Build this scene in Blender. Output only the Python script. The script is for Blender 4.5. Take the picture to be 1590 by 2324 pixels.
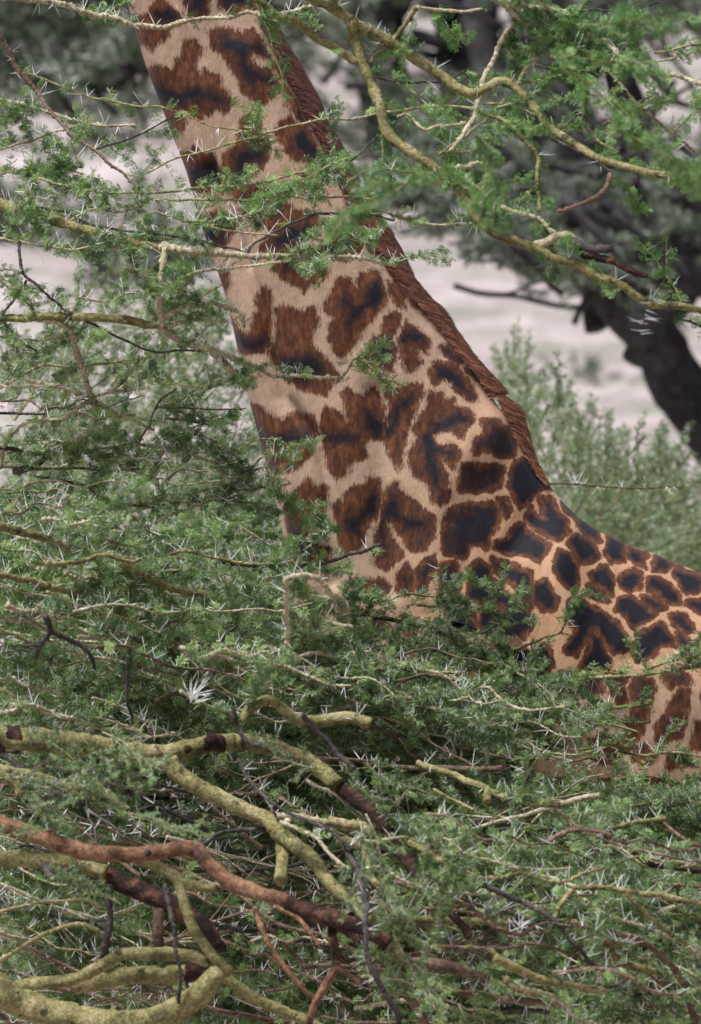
import bpy, math, random
import numpy as np

# ------------------------------------------------------------------ camera, light, exposure
scene = bpy.context.scene
for o in list(bpy.data.objects):
    bpy.data.objects.remove(o)
PITCH = math.radians(4.3)
CAMZ = 4.5
FW = 0.08                       # frame width / distance (24 mm sensor, 300 mm lens)
cam_d = bpy.data.cameras.new('camera')
cam_d.sensor_fit = 'HORIZONTAL'
cam_d.sensor_width = 24.0
cam_d.lens = 300.0
cam_d.clip_start = 0.5
cam_d.clip_end = 2000.0
cam_d.dof.use_dof = True
cam_d.dof.focus_distance = 24.35
cam_d.dof.aperture_fstop = 5.0
cam = bpy.data.objects.new('camera', cam_d)
scene.collection.objects.link(cam)
cam.location = (0, 0, CAMZ)
cam.rotation_euler = (math.radians(90) - PITCH, 0, 0)
scene.camera = cam

world = bpy.data.worlds.new('World')
scene.world = world
world.use_nodes = True
wn = world.node_tree
wn.nodes.clear()
w_out = wn.nodes.new('ShaderNodeOutputWorld')
w_bg = wn.nodes.new('ShaderNodeBackground')
w_sky = wn.nodes.new('ShaderNodeTexSky')
SUN_ELEV, SUN_ROT = math.radians(66), math.radians(-125)
w_sky.sky_type = 'NISHITA'
w_sky.sun_disc = False
w_sky.sun_elevation = SUN_ELEV
w_sky.sun_rotation = SUN_ROT
w_sky.air_density = 1.0
w_sky.dust_density = 3.0
w_sky.ozone_density = 1.0
w_bg.inputs['Strength'].default_value = 0.06
w_hs = wn.nodes.new('ShaderNodeHueSaturation')          # thin cloud: a paler sky
w_hs.inputs['Saturation'].default_value = 0.45
wn.links.new(w_sky.outputs[0], w_hs.inputs['Color'])
wn.links.new(w_hs.outputs[0], w_bg.inputs['Color'])
wn.links.new(w_bg.outputs[0], w_out.inputs['Surface'])

sun_d = bpy.data.lights.new('sun', 'SUN')
sun_d.energy = 4.6
sun_d.angle = math.radians(16)
sun_d.color = (0.96, 0.97, 1.0)
sun = bpy.data.objects.new('sun', sun_d)
scene.collection.objects.link(sun)
# direction towards the sun, matching the sky's rotation (behind the camera, to the left)
_sd = np.array([math.sin(SUN_ROT) * math.cos(SUN_ELEV), math.cos(SUN_ROT) * math.cos(SUN_ELEV), math.sin(SUN_ELEV)])
from mathutils import Vector, Matrix
sun.rotation_euler = Vector(_sd).to_track_quat('Z', 'Y').to_euler()
sun.location = (0, 0, 30)

scene.view_settings.view_transform = 'Standard'
scene.view_settings.look = 'None'
scene.view_settings.exposure = 0.5
scene.view_settings.gamma = 1.0
scene.view_settings.use_curve_mapping = False
scene.render.engine = 'CYCLES'
scene.cycles.max_bounces = 6
scene.cycles.transparent_max_bounces = 4
scene.cycles.use_denoising = True

rng = np.random.default_rng(7)
random.seed(7)
COL = scene.collection

# ------------------------------------------------------------------ picture units -> place
RGT = np.array([1.0, 0, 0])
FWD = np.array([0, math.cos(PITCH), -math.sin(PITCH)])
UPV = np.array([0, math.sin(PITCH), math.cos(PITCH)])
C0 = np.array([0, 0, CAMZ])
K = FW / 1590.0                  # metres per unit and per metre of distance

def P(u, v, d):
    u = np.asarray(u, float); v = np.asarray(v, float); d = np.asarray(d, float)
    return C0 + (d[..., None] * FWD) + ((u - 795) * K * d)[..., None] * RGT - ((v - 1161.5) * K * d)[..., None] * UPV

def unP(p):
    q = p - C0
    d = q @ FWD
    return (q @ RGT) / d / K + 795, 1161.5 - (q @ UPV) / d / K

TILE = {'A': (0, 0), 'B': (795, 0), 'C': (0, 581.3), 'D': (795, 581.3), 'E': (0, 1162.6), 'F': (795, 1162.6),
        'G': (0, 1741.8), 'H': (795, 1741.8)}

def T(tile, pts):
    a = np.array(pts, float) * 0.5
    return a + np.array(TILE[tile])

# ------------------------------------------------------------------ noise
def _h(ix, iy, s):
    n = (ix * 374761393 + iy * 668265263 + s * 982451653) & 0xFFFFFFFF
    n = ((n ^ (n >> 13)) * 1274126177) & 0xFFFFFFFF
    return ((n ^ (n >> 16)) & 0xFFFF) / 65535.0

def vnoise(x, y, s=0):
    x = np.asarray(x, float); y = np.asarray(y, float)
    ix = np.floor(x).astype(np.int64); iy = np.floor(y).astype(np.int64)
    fx = x - ix; fy = y - iy
    fx = fx * fx * (3 - 2 * fx); fy = fy * fy * (3 - 2 * fy)
    a = _h(ix, iy, s); b = _h(ix + 1, iy, s); c = _h(ix, iy + 1, s); d = _h(ix + 1, iy + 1, s)
    return (a * (1 - fx) + b * fx) * (1 - fy) + (c * (1 - fx) + d * fx) * fy - 0.5

# ------------------------------------------------------------------ materials
def mat(name):
    m = bpy.data.materials.new(name)
    m.use_nodes = True
    nt = m.node_tree
    return m, nt, nt.nodes['Principled BSDF']

def N(nt, kind, **kw):
    n = nt.nodes.new(kind)
    for k, v in kw.items():
        if k.startswith('i_'):
            key = k[2:]
            key = int(key) if key.isdigit() else key.replace('_', ' ')
            n.inputs[key].default_value = v
        else:
            setattr(n, k, v)
    return n

def ramp(nt, fac, stops):
    r = nt.nodes.new('ShaderNodeValToRGB')
    e = r.color_ramp.elements
    while len(e) < len(stops):
        e.new(0.5)
    for i, (p, c) in enumerate(stops):
        e[i].position = p
        e[i].color = (*c, 1)
    nt.links.new(fac, r.inputs[0])
    return r.outputs[0]

def mix(nt, fac, a, b, mode='MIX'):
    m = nt.nodes.new('ShaderNodeMix'); m.data_type = 'RGBA'; m.blend_type = mode
    for sock, v in ((m.inputs[0], fac), (m.inputs[6], a), (m.inputs[7], b)):
        if isinstance(v, (tuple, float, int)):
            sock.default_value = (*v, 1) if isinstance(v, tuple) else v
        else:
            nt.links.new(v, sock)
    return m.outputs[2]

def math_(nt, op, a, b=None, clamp=False):
    m = nt.nodes.new('ShaderNodeMath'); m.operation = op; m.use_clamp = clamp
    for i, v in enumerate((a, b)):
        if v is None: continue
        if isinstance(v, (int, float)): m.inputs[i].default_value = v
        else: nt.links.new(v, m.inputs[i])
    return m.outputs[0]

def bump(nt, h, bs, dist=0.003, strength=0.6):
    b = N(nt, 'ShaderNodeBump'); b.inputs['Strength'].default_value = strength
    b.inputs['Distance'].default_value = dist
    nt.links.new(h, b.inputs['Height']); nt.links.new(b.outputs[0], bs.inputs['Normal'])

def bark_material(name, c1, c2, c3, spot=(0.02, 0.016, 0.014), spots=0.5, scale=1.0):
    m, nt, bs = mat(name)
    geo = N(nt, 'ShaderNodeNewGeometry')
    pos = geo.outputs['Position']
    n1 = N(nt, 'ShaderNodeTexNoise', i_Scale=14 * scale, i_Detail=5.0, i_Roughness=0.65)
    n2 = N(nt, 'ShaderNodeTexNoise', i_Scale=90 * scale, i_Detail=4.0, i_Roughness=0.7)
    n3 = N(nt, 'ShaderNodeTexNoise', i_Scale=45 * scale, i_Detail=2.0)
    for n in (n1, n2, n3): nt.links.new(pos, n.inputs['Vector'])
    base = ramp(nt, n1.outputs[0], [(0.32, c1), (0.5, c2), (0.68, c3)])
    det = ramp(nt, n2.outputs[0], [(0.35, (0.35, 0.32, 0.30)), (0.6, (1.2, 1.2, 1.17))])
    base = mix(nt, 0.75, base, det, 'MULTIPLY')
    v = N(nt, 'ShaderNodeTexVoronoi', i_Scale=55 * scale); nt.links.new(pos, v.inputs['Vector'])
    sp = ramp(nt, v.outputs['Distance'], [(0.12, (1, 1, 1)), (0.26, (0, 0, 0))])
    sp2 = ramp(nt, n3.outputs[0], [(0.5, (0, 0, 0)), (0.62, (1, 1, 1))])
    f = mix(nt, 1.0, sp, sp2, 'MULTIPLY')
    f2 = math_(nt, 'MULTIPLY', f, spots * 1.6, True)
    base = mix(nt, f2, base, spot)
    vb = N(nt, 'ShaderNodeTexVoronoi', i_Scale=17 * scale); nt.links.new(pos, vb.inputs['Vector'])
    wob = math_(nt, 'ADD', vb.outputs['Distance'], math_(nt, 'MULTIPLY', math_(nt, 'SUBTRACT', n2.outputs[0], 0.5), 0.35))
    bl = ramp(nt, wob, [(0.13, (1, 1, 1)), (0.24, (0, 0, 0))])
    base = mix(nt, math_(nt, 'MULTIPLY', bl, min(1.0, spots * 1.3)), base, tuple(0.25 * q for q in c1))
    n4 = N(nt, 'ShaderNodeTexNoise', i_Scale=260 * scale, i_Detail=2.0); nt.links.new(pos, n4.inputs['Vector'])
    base = mix(nt, 0.7, base, ramp(nt, n4.outputs[0], [(0.35, (0.55, 0.55, 0.55)), (0.6, (1.15, 1.15, 1.15))]), 'MULTIPLY')
    nt.links.new(base, bs.inputs['Base Color'])
    bs.inputs['Roughness'].default_value = 0.8
    bs.inputs['Specular IOR Level'].default_value = 0.25
    bump(nt, math_(nt, 'ADD', n2.outputs[0], math_(nt, 'MULTIPLY', n4.outputs[0], 0.5)), bs, 0.007, 0.8)
    return m

M = {}
M['Y'] = bark_material('yellow_green_bark', (0.095, 0.080, 0.038), (0.25, 0.225, 0.09), (0.42, 0.35, 0.20), spots=0.6)
M['P'] = bark_material('pale_knobbly_bark', (0.34, 0.28, 0.18), (0.52, 0.45, 0.30), (0.66, 0.59, 0.44), spots=0.5, scale=1.4)
M['R'] = bark_material('brown_twig_bark', (0.09, 0.05, 0.035), (0.19, 0.12, 0.085), (0.34, 0.25, 0.19), spots=0.3)
M['K'] = bark_material('dark_grey_bark', (0.022, 0.018, 0.018), (0.06, 0.05, 0.048), (0.14, 0.12, 0.11), spots=0.2)
M['O'] = bark_material('orange_bark', (0.075, 0.040, 0.028), (0.23, 0.115, 0.065), (0.34, 0.20, 0.12), spots=0.5)
M['D'] = bark_material('peeled_dark_red_bark', (0.012, 0.006, 0.006), (0.04, 0.016, 0.013), (0.20, 0.09, 0.05), spots=0.2, scale=1.6)
M['G'] = bark_material('green_twig_bark', (0.19, 0.15, 0.08), (0.33, 0.29, 0.14), (0.48, 0.42, 0.25), spots=0.3)
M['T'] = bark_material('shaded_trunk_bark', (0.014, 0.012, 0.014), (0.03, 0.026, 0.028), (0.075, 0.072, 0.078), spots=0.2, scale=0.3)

def leaf_material(name, dark, mid, lite):
    m, nt, bs = mat(name)
    at = N(nt, 'ShaderNodeAttribute', attribute_name='tint')
    oi = N(nt, 'ShaderNodeObjectInfo')
    s = math_(nt, 'ADD', at.outputs['Fac'], math_(nt, 'MULTIPLY', math_(nt, 'SUBTRACT', oi.outputs['Random'], 0.5), 0.45))
    c = ramp(nt, s, [(0.05, dark), (0.5, mid), (0.95, lite)])
    nt.links.new(c, bs.inputs['Base Color'])
    bs.inputs['Roughness'].default_value = 0.42
    bs.inputs['Specular IOR Level'].default_value = 0.6
    tr = N(nt, 'ShaderNodeBsdfTranslucent')
    nt.links.new(mix(nt, 1.0, c, (0.9, 1.2, 0.55), 'MULTIPLY'), tr.inputs['Color'])
    ms = N(nt, 'ShaderNodeMixShader'); ms.inputs[0].default_value = 0.36
    out = nt.nodes['Material Output']
    nt.links.new(bs.outputs[0], ms.inputs[1]); nt.links.new(tr.outputs[0], ms.inputs[2])
    nt.links.new(ms.outputs[0], out.inputs['Surface'])
    return m

M['leaf'] = leaf_material('acacia_leaf', (0.048, 0.092, 0.036), (0.135, 0.225, 0.072), (0.33, 0.43, 0.17))
M['leafpale'] = leaf_material('pale_acacia_leaf', (0.14, 0.18, 0.10), (0.22, 0.29, 0.16), (0.36, 0.43, 0.28))
M['leafbright'] = leaf_material('fresh_acacia_leaf', (0.05, 0.11, 0.035), (0.13, 0.25, 0.075), (0.28, 0.42, 0.15))
M['leafdark'] = leaf_material('far_acacia_leaf', (0.05, 0.07, 0.045), (0.09, 0.12, 0.075), (0.16, 0.20, 0.13))

m, nt, bs = mat('white_thorn')
at = N(nt, 'ShaderNodeAttribute', attribute_name='tint')
c = ramp(nt, at.outputs['Fac'], [(0.0, (0.80, 0.80, 0.78)), (0.75, (0.62, 0.60, 0.56)), (1.0, (0.20, 0.12, 0.08))])
nt.links.new(c, bs.inputs['Base Color']); bs.inputs['Roughness'].default_value = 0.45
M['thorn'] = m

# ------------------------------------------------------------------ objects
def tag(o, label=None, cat=None, group=None, kind=None):
    if label: o['label'] = label
    if cat: o['category'] = cat
    if group: o['group'] = group
    if kind: o['kind'] = kind
    return o

def empty(name, loc, parent=None):
    o = bpy.data.objects.new(name, None)
    o.empty_display_size = 0.3
    COL.objects.link(o); o.location = loc
    if parent: o.parent = parent
    return o

def make_mesh(name, V, F, material, smooth=True, tint=None, attrs=None):
    V = np.asarray(V, np.float32); F = np.asarray(F, np.int32)
    me = bpy.data.meshes.new(name)
    k = F.shape[1]
    me.vertices.add(len(V)); me.vertices.foreach_set('co', V.ravel())
    me.loops.add(F.size); me.loops.foreach_set('vertex_index', F.ravel())
    me.polygons.add(len(F))
    me.polygons.foreach_set('loop_start', np.arange(0, F.size, k, dtype=np.int32))
    me.polygons.foreach_set('loop_total', np.full(len(F), k, np.int32))
    me.update(calc_edges=True)
    if smooth:
        me.polygons.foreach_set('use_smooth', np.ones(len(F), bool))
    if tint is not None:
        a = me.attributes.new('tint', 'FLOAT', 'POINT'); a.data.foreach_set('value', np.asarray(tint, np.float32))
    for an, av in (attrs or {}).items():
        a = me.attributes.new(an, 'FLOAT', 'POINT'); a.data.foreach_set('value', np.asarray(av, np.float32))
    me.materials.append(material)
    return me

def link(name, me, parent=None, loc=None):
    o = bpy.data.objects.new(name, me)
    COL.objects.link(o)
    if parent is not None:
        o.parent = parent
        if loc is None: o.location = -parent.matrix_basis.translation if parent.parent is None and parent.type == 'EMPTY' else (0, 0, 0)
    if loc is not None: o.location = loc
    return o

class Batch:
    def __init__(s): s.V = []; s.F = []; s.t = []; s.n = 0
    def add(s, V, F, t):
        s.V.append(V); s.F.append(F + s.n); s.t.append(np.full(len(V), t) if np.isscalar(t) else t); s.n += len(V)
    def mesh(s, name, material, smooth=True):
        if not s.V: return None
        return make_mesh(name, np.concatenate(s.V), np.concatenate(s.F), material, smooth, np.concatenate(s.t))

def resample(pts, rad, step):
    """Catmull-Rom through pts (n,k), then even steps"""
    pts = np.asarray(pts, float)
    n = len(pts)
    if n == 2: pts = np.array([pts[0], (pts[0] + pts[1]) / 2, pts[1]]); n = 3
    e = np.vstack([2 * pts[0] - pts[1], pts, 2 * pts[-1] - pts[-2]])
    out = []
    for i in range(n - 1):
        p0, p1, p2, p3 = e[i:i + 4]
        m = 16
        t = np.linspace(0, 1, m, endpoint=False)[:, None]
        out.append(0.5 * (2 * p1 + (p2 - p0) * t + (2 * p0 - 5 * p1 + 4 * p2 - p3) * t ** 2 + (3 * p1 - p0 - 3 * p2 + p3) * t ** 3))
    out = np.vstack(out + [pts[-1:]])
    L = np.concatenate([[0], np.cumsum(np.linalg.norm(np.diff(out, axis=0), axis=1))])
    k = max(3, int(L[-1] / step) + 1)
    s = np.linspace(0, L[-1], k)
    res = np.stack([np.interp(s, L, out[:, j]) for j in range(out.shape[1])], 1)
    return res, s, L[-1]

def tube(path, rad, sides=8, knob=0.0, knobgap=0.02, rough=0.0, seed=0):
    """path (n,3) metres, rad (n,)"""
    n = len(path)
    tan = np.gradient(path, axis=0); tan /= np.linalg.norm(tan, axis=1)[:, None] + 1e-12
    ref = np.array([0.13, 0.95, 0.25]); 
    if abs(tan[0] @ ref) > 0.95: ref = np.array([1.0, 0, 0])
    a = np.cross(tan, ref); a /= np.linalg.norm(a, axis=1)[:, None] + 1e-12
    b = np.cross(tan, a)
    th = np.linspace(0, 2 * np.pi, sides, endpoint=False)
    L = np.concatenate([[0], np.cumsum(np.linalg.norm(np.diff(path, axis=0), axis=1))])
    R = np.repeat(rad[:, None], sides, 1)
    lr = np.random.default_rng(seed + 11)
    if rough:
        R = R * (1 + rough * vnoise(L[:, None] / 0.03 + 0 * th, np.cos(th)[None, :] * 1.5 + 3, seed) * 2
                 + rough * vnoise(L[:, None] / 0.011 + 0 * th, np.sin(th)[None, :] * 2 + 9, seed + 3) * 1.2)
    if knob and L[-1] > knobgap:
        pos = np.arange(knobgap * 0.5, L[-1], knobgap) + lr.normal(0, knobgap * 0.22, len(np.arange(knobgap * 0.5, L[-1], knobgap)))
        for q in pos:
            ang = lr.uniform(0, 2 * np.pi)
            w = lr.uniform(0.0028, 0.0048)
            g = np.exp(-((L - q) / w) ** 2)[:, None]
            side = np.clip(np.cos(th - ang), 0, 1)[None, :] ** 1.2
            R = R + g * (0.25 + side) * knob * lr.uniform(0.5, 1.3)
    V = path[:, None, :] + R[..., None] * (np.cos(th)[None, :, None] * a[:, None, :] + np.sin(th)[None, :, None] * b[:, None, :])
    V = V.reshape(-1, 3)
    i = np.arange(n - 1)[:, None]; j = np.arange(sides)[None, :]; j2 = (j + 1) % sides
    F = np.stack([i * sides + j, i * sides + j2, (i + 1) * sides + j2, (i + 1) * sides + j], -1).reshape(-1, 4)
    # caps
    V = np.vstack([V, path[:1], path[-1:]])
    c0 = n * sides; c1 = c0 + 1
    jj = np.arange(sides)
    cap0 = np.stack([np.full(sides, c0), (jj + 1) % sides, jj, jj], 1)
    cap1 = np.stack([np.full(sides, c1), (n - 1) * sides + jj, (n - 1) * sides + (jj + 1) % sides, (n - 1) * sides + (jj + 1) % sides], 1)
    return V, F, cap0[:, :3], cap1[:, :3]

def tube_tris(*a, **k):
    V, F, c0, c1 = tube(*a, **k)
    return V, np.vstack([F[:, [0, 1, 2]], F[:, [0, 2, 3]], c0, c1])

# ------------------------------------------------------------------ acacia leaves, thorns, twigs
def leaf_variant(seed, npairs=5, L=0.034, pl=0.013, teeth=3, hw0=0.0040):
    r = np.random.default_rng(seed)
    V = []; F = []
    def addtri(a, b, c):
        k = len(V); V.extend([a, b, c]); F.append((k, k + 1, k + 2))
    droop = r.uniform(0.1, 0.5)
    def rach(t): return np.array([L * t, 0.0, -droop * L * t * t])
    w = 0.0005
    for i in range(3):
        a, b = rach(i / 3), rach((i + 1) / 3)
        addtri(a + [0, w, 0], a - [0, w, 0], b)
    items = []
    for i in range(npairs):
        t = 0.22 + 0.74 * i / (npairs - 1)
        for s in (-1, 1): items.append((t, s * r.uniform(48, 72)))
    items.append((1.0, 0))
    for t, ang in items:
        an = math.radians(ang) 
        d = np.array([math.cos(an), math.sin(an), r.uniform(-0.15, 0.35)]); d /= np.linalg.norm(d)
        lat = np.cross([0, 0, 1.0], d); lat /= np.linalg.norm(lat)
        lat = lat + np.array([0, 0, r.uniform(-0.5, 0.5)])
        l = pl * r.uniform(0.75, 1.15) * (0.75 + 0.5 * math.sin(math.pi * min(1, t)))
        o = rach(t)
        for k in range(teeth):
            s0 = (k + 0.05) / teeth; s1 = (k + 0.95) / teeth; sm = (k + 0.9) / teeth
            z = lambda q: np.array([0, 0, -0.28 * l * q * q])
            hw = hw0 * (1.0 - 0.35 * abs(2 * sm - 1))
            for sd in (-1, 1):
                addtri(o + d * l * s0 + z(s0), o + d * l * s1 + z(s1), o + d * l * (sm + 0.12) + z(sm) + lat * hw * sd + np.array([0, 0, 0.0008]))
    return np.array(V), np.array(F, np.int32)

LEAVES = [leaf_variant(s, npairs=3 + s % 3, L=0.024 + 0.003 * (s % 4), pl=0.0135, teeth=3) for s in range(8)]
LEAVES_LO = [leaf_variant(20 + s, npairs=3, L=0.028, pl=0.015, teeth=2, hw0=0.0046) for s in range(4)]

def frame(d, up):
    d = d / (np.linalg.norm(d) + 1e-12)
    y = np.cross(up, d); n = np.linalg.norm(y)
    if n < 1e-4: y = np.cross([1, 0, 0.1], d); n = np.linalg.norm(y)
    y /= n
    z = np.cross(d, y)
    return np.stack([d, y, z], 0)          # rows

def rand_unit(r):
    v = r.normal(size=3); return v / np.linalg.norm(v)

def add_leaf(bt, r, pos, d, scale=1.0, lo=False, tint=None):
    V, F = (LEAVES_LO if lo else LEAVES)[r.integers(0, 4 if lo else 8)]
    up = np.array([0, -0.35, 1.0]) + 0.7 * rand_unit(r)
    B = frame(d, up)
    t = tint if tint is not None else float(np.clip(r.normal(0.5, 0.2), 0, 1))
    bt.add(V @ B * scale + pos, F, t)

_tc = np.array([[math.cos(a), math.sin(a)] for a in (0.3, 2.4, 4.5)])
def add_thorn(bt, pos, d, L, w=0.0011):
    B = frame(d, np.array([0.2, 0.1, 1.0]))
    base = pos + (B[1] * _tc[:, :1] + B[2] * _tc[:, 1:]) * w
    mid = pos + B[0] * L * 0.5 + (B[1] * _tc[:, :1] + B[2] * _tc[:, 1:]) * w * 0.75
    tip = pos + B[0] * L
    V = np.vstack([base, mid, tip[None]])
    F = []
    for i in range(3):
        j = (i + 1) % 3
        F += [(i, j, 3 + j), (i, 3 + j, 3 + i), (3 + i, 3 + j, 6)]
    bt.add(V, np.array(F, np.int32), np.array([0.3, 0.3, 0.3, 0.1, 0.1, 0.1, 1.0]))

def dress(path, r, lb, tb, gap=0.015, leaves=(2, 4), thorn=0.5, ls=1.0, lo=False, r0=0.002, up=0.45, tl=(0.03, 0.062), tw=0.0013, leafp=1.0, start=0.0, tdir=None):
    """leaf tufts and paired thorns along a metre path"""
    L = np.concatenate([[0], np.cumsum(np.linalg.norm(np.diff(path, axis=0), axis=1))])
    s = start * L[-1] + gap * 0.5
    side = 1
    while s < L[-1]:
        p = np.array([np.interp(s, L, path[:, j]) for j in range(3)])
        q = np.array([np.interp(min(L[-1], s + 0.006), L, path[:, j]) for j in range(3)])
        t = q - p
        if np.linalg.norm(t) < 1e-6: t = path[-1] - path[-2]
        t = t / np.linalg.norm(t)
        out = rand_unit(r); out = out - (out @ t) * t; out /= np.linalg.norm(out)
        out = out + np.array([0, 0, up]); out /= np.linalg.norm(out)
        if r.random() < leafp:
            tb_ = float(np.clip(r.normal(0.5, 0.27), 0, 1))
            for k in range(r.integers(leaves[0], leaves[1] + 1)):
                d = out * r.uniform(0.4, 0.9) + rand_unit(r) * 0.65 + t * r.uniform(0.0, 0.9)
                add_leaf(lb, r, p + out * r0, d, ls * r.uniform(0.7, 1.15), lo, float(np.clip(tb_ + r.normal(0, 0.1), 0, 1)))
        if r.random() < thorn:
            if tdir is not None:
                o2 = np.array(tdir) + rand_unit(r) * 0.35
            else:
                o2 = rand_unit(r) * 0.8 + np.array([0, -0.1, 0.8 if r.random() < 0.7 else -0.7]); o2 = o2 - (o2 @ t) * t
            o2 /= np.linalg.norm(o2)
            cr = np.cross(t, o2)
            sp = r.uniform(0.12, 0.75)
            for sg in (-1, 1):
                d = o2 + sg * (cr * sp * 0.6 + t * sp)
                add_thorn(tb, p + o2 * r0 * 0.5, d, r.uniform(*tl), tw)
        s += gap * r.uniform(0.6, 1.5)

def wander(p0, d, L, r, n=10, wob=0.25, droop=0.0):
    pts = [np.array(p0, float)]
    d = np.array(d, float); d /= np.linalg.norm(d)
    for i in range(n):
        d = d + rand_unit(r) * wob + np.array([0, 0, -droop])
        d /= np.linalg.norm(d)
        pts.append(pts[-1] + d * L / n)
    return np.array(pts)

def twig_template(seed, L=0.30, th_=0.33, lm='leaf'):
    r = np.random.default_rng(1000 + seed)
    st, lf, th = Batch(), Batch(), Batch()
    main = wander((0, 0, 0), (1, 0, 0.05), L, r, 12, 0.16)
    rad = np.linspace(0.0026, 0.0012, len(main))
    path, s, _ = resample(np.column_stack([main, rad]), None, 0.006)
    V, F = tube_tris(path[:, :3], path[:, 3], 5, 0.0009, 0.014, 0.1, seed); st.add(V, F, 0.5)
    dress(path[:, :3], r, lf, th, 0.014, (2, 3), th_, tw=0.0012)
    for k in range(r.integers(1, 4)):
        i = r.integers(len(path) // 5, len(path) * 3 // 4)
        dd = path[min(i + 3, len(path) - 1), :3] - path[i, :3]; dd /= np.linalg.norm(dd)
        d = dd + 0.9 * rand_unit(r)
        sub = wander(path[i, :3], d, r.uniform(0.06, 0.15), r, 6, 0.2)
        sp, _, _ = resample(sub, None, 0.006)
        V, F = tube_tris(sp, np.linspace(0.0017, 0.001, len(sp)), 4, 0.0006, 0.014, 0.0, seed + k); st.add(V, F, 0.5)
        dress(sp, r, lf, th, 0.013, (2, 3), th_, tw=0.0012)
    return (st.mesh('twig_stem', M['G']), lf.mesh('twig_leaves', M[lm], False), th.mesh('twig_thorns', M['thorn']))

def bough_template(seed, L=0.75, leafmat='leaf', n=8, dens=1.0, barkmat='G', thorn=0.26, leafp=1.0, rmain=0.0075):
    r = np.random.default_rng(3000 + seed)
    st, lf, th = Batch(), Batch(), Batch()
    main = wander((0, 0, 0), (1, 0, 0.03), L, r, 12, 0.14)
    path, s, _ = resample(np.column_stack([main, np.linspace(rmain, 0.0028, len(main))]), None, 0.009)
    V, F = tube_tris(path[:, :3], path[:, 3], 6, 0.0013, 0.02, 0.12, seed); st.add(V, F, 0.5)
    dress(path[:, :3], r, lf, th, 0.035, (1, 2), thorn * 0.8, lo=True, start=0.1, leafp=leafp)
    side = 1
    for k in range(n):
        i = int(len(path) * (0.1 + 0.85 * k / n))
        dd = path[min(i + 3, len(path) - 1), :3] - path[i - 1, :3]; dd /= np.linalg.norm(dd)
        side = -side
        d = dd * 1.1 + np.array([0, side * r.uniform(0.25, 0.8), r.uniform(-0.25, 0.45)])
        sub = wander(path[i, :3], d, r.uniform(0.18, 0.38), r, 9, 0.18)
        sp, _, _ = resample(sub, None, 0.009)
        V, F = tube_tris(sp, np.linspace(0.0040, 0.0019, len(sp)), 5, 0.0014, 0.016, 0.0, seed + k); st.add(V, F, 0.5)
        dress(sp, r, lf, th, 0.0135 / dens, (1, 3), thorn, lo=True, tw=0.0013, leafp=leafp)
        for q in range(2):
            j = r.integers(len(sp) // 4, len(sp) * 3 // 4)
            d = (sp[-1] - sp[0]) / np.linalg.norm(sp[-1] - sp[0]) + 0.8 * rand_unit(r)
            s3 = wander(sp[j], d, r.uniform(0.06, 0.14), r, 5, 0.2)
            s3, _, _ = resample(s3, None, 0.009)
            V, F = tube_tris(s3, np.linspace(0.0016, 0.001, len(s3)), 3, 0.0, 0.02, 0.0, seed + k); st.add(V, F, 0.5)
            dress(s3, r, lf, th, 0.0135 / dens, (1, 2), thorn, lo=True, tw=0.0013, leafp=leafp)
    return (st.mesh('bough_stem', M[barkmat]), lf.mesh('bough_leaves', M[leafmat], False), th.mesh('bough_thorns', M['thorn']))

TW = [twig_template(i, 0.22 + 0.03 * (i % 5)) for i in range(10)]
TWR = [twig_template(i + 30, 0.22 + 0.03 * (i % 5), 0.06, 'leafbright') for i in range(10)]
BO = [bough_template(i, barkmat='GPYGP'[i]) for i in range(5)]
BOPALE = [bough_template(50 + i, leafmat='leafpale', barkmat='G', dens=0.8) for i in range(3)]
BARE = [bough_template(60 + i, leafp=0.0, thorn=0.10, barkmat='KRPR'[i], rmain=0.010, n=6) for i in range(4)]
BOFAR = [bough_template(40 + i, leafmat='leafdark', barkmat='K', thorn=0.35) for i in range(2)]

def place(tpl, tree, tree_loc, pos, xdir, up, scale, name):
    B = frame(np.array(xdir, float), np.array(up, float))
    mt = Matrix.Translation(Vector(pos - np.array(tree_loc))) @ Matrix(B.T.tolist()).to_4x4() @ Matrix.Scale(scale, 4)
    o = bpy.data.objects.new(name, tpl[0]); COL.objects.link(o); o.parent = tree
    o.matrix_local = mt
    for nm, me in (('foliage', tpl[1]), ('thorns', tpl[2])):
        if me is None: continue
        c = bpy.data.objects.new(nm, me); COL.objects.link(c); c.parent = o; c['kind'] = 'stuff'
    return o

# ------------------------------------------------------------------ ground
def terrain(x, y):
    z = np.where(y > 34, 0.09 * (y - 34), 0.0)
    z = z + 0.12 * vnoise(x / 3.0, y / 3.0, 5) + 0.5 * vnoise(x / 11.0, y / 11.0, 8) * np.clip((y - 28) / 10, 0, 1)
    return z
gx = np.concatenate([np.linspace(-300, -22, 24), np.linspace(-20, 20, 100), np.linspace(22, 300, 24)])
gy = np.concatenate([np.linspace(-60, 8, 14), np.linspace(10, 110, 220), np.linspace(120, 900, 30)])
GX, GY = np.meshgrid(gx, gy)
GZ = terrain(GX, GY)
nx, ny = len(gx), len(gy)
ii, jj = np.meshgrid(np.arange(ny - 1), np.arange(nx - 1), indexing='ij')
GF = np.stack([ii * nx + jj, ii * nx + jj + 1, (ii + 1) * nx + jj + 1, (ii + 1) * nx + jj], -1).reshape(-1, 4)
m, nt, bs = mat('pale_sandy_soil')
geo = N(nt, 'ShaderNodeNewGeometry')
n1 = N(nt, 'ShaderNodeTexNoise', i_Scale=1.6, i_Detail=6.0, i_Roughness=0.7)
n2 = N(nt, 'ShaderNodeTexNoise', i_Scale=7.0, i_Detail=5.0, i_Roughness=0.7)
n3 = N(nt, 'ShaderNodeTexNoise', i_Scale=1.5, i_Detail=7.0, i_Roughness=0.8)
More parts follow.
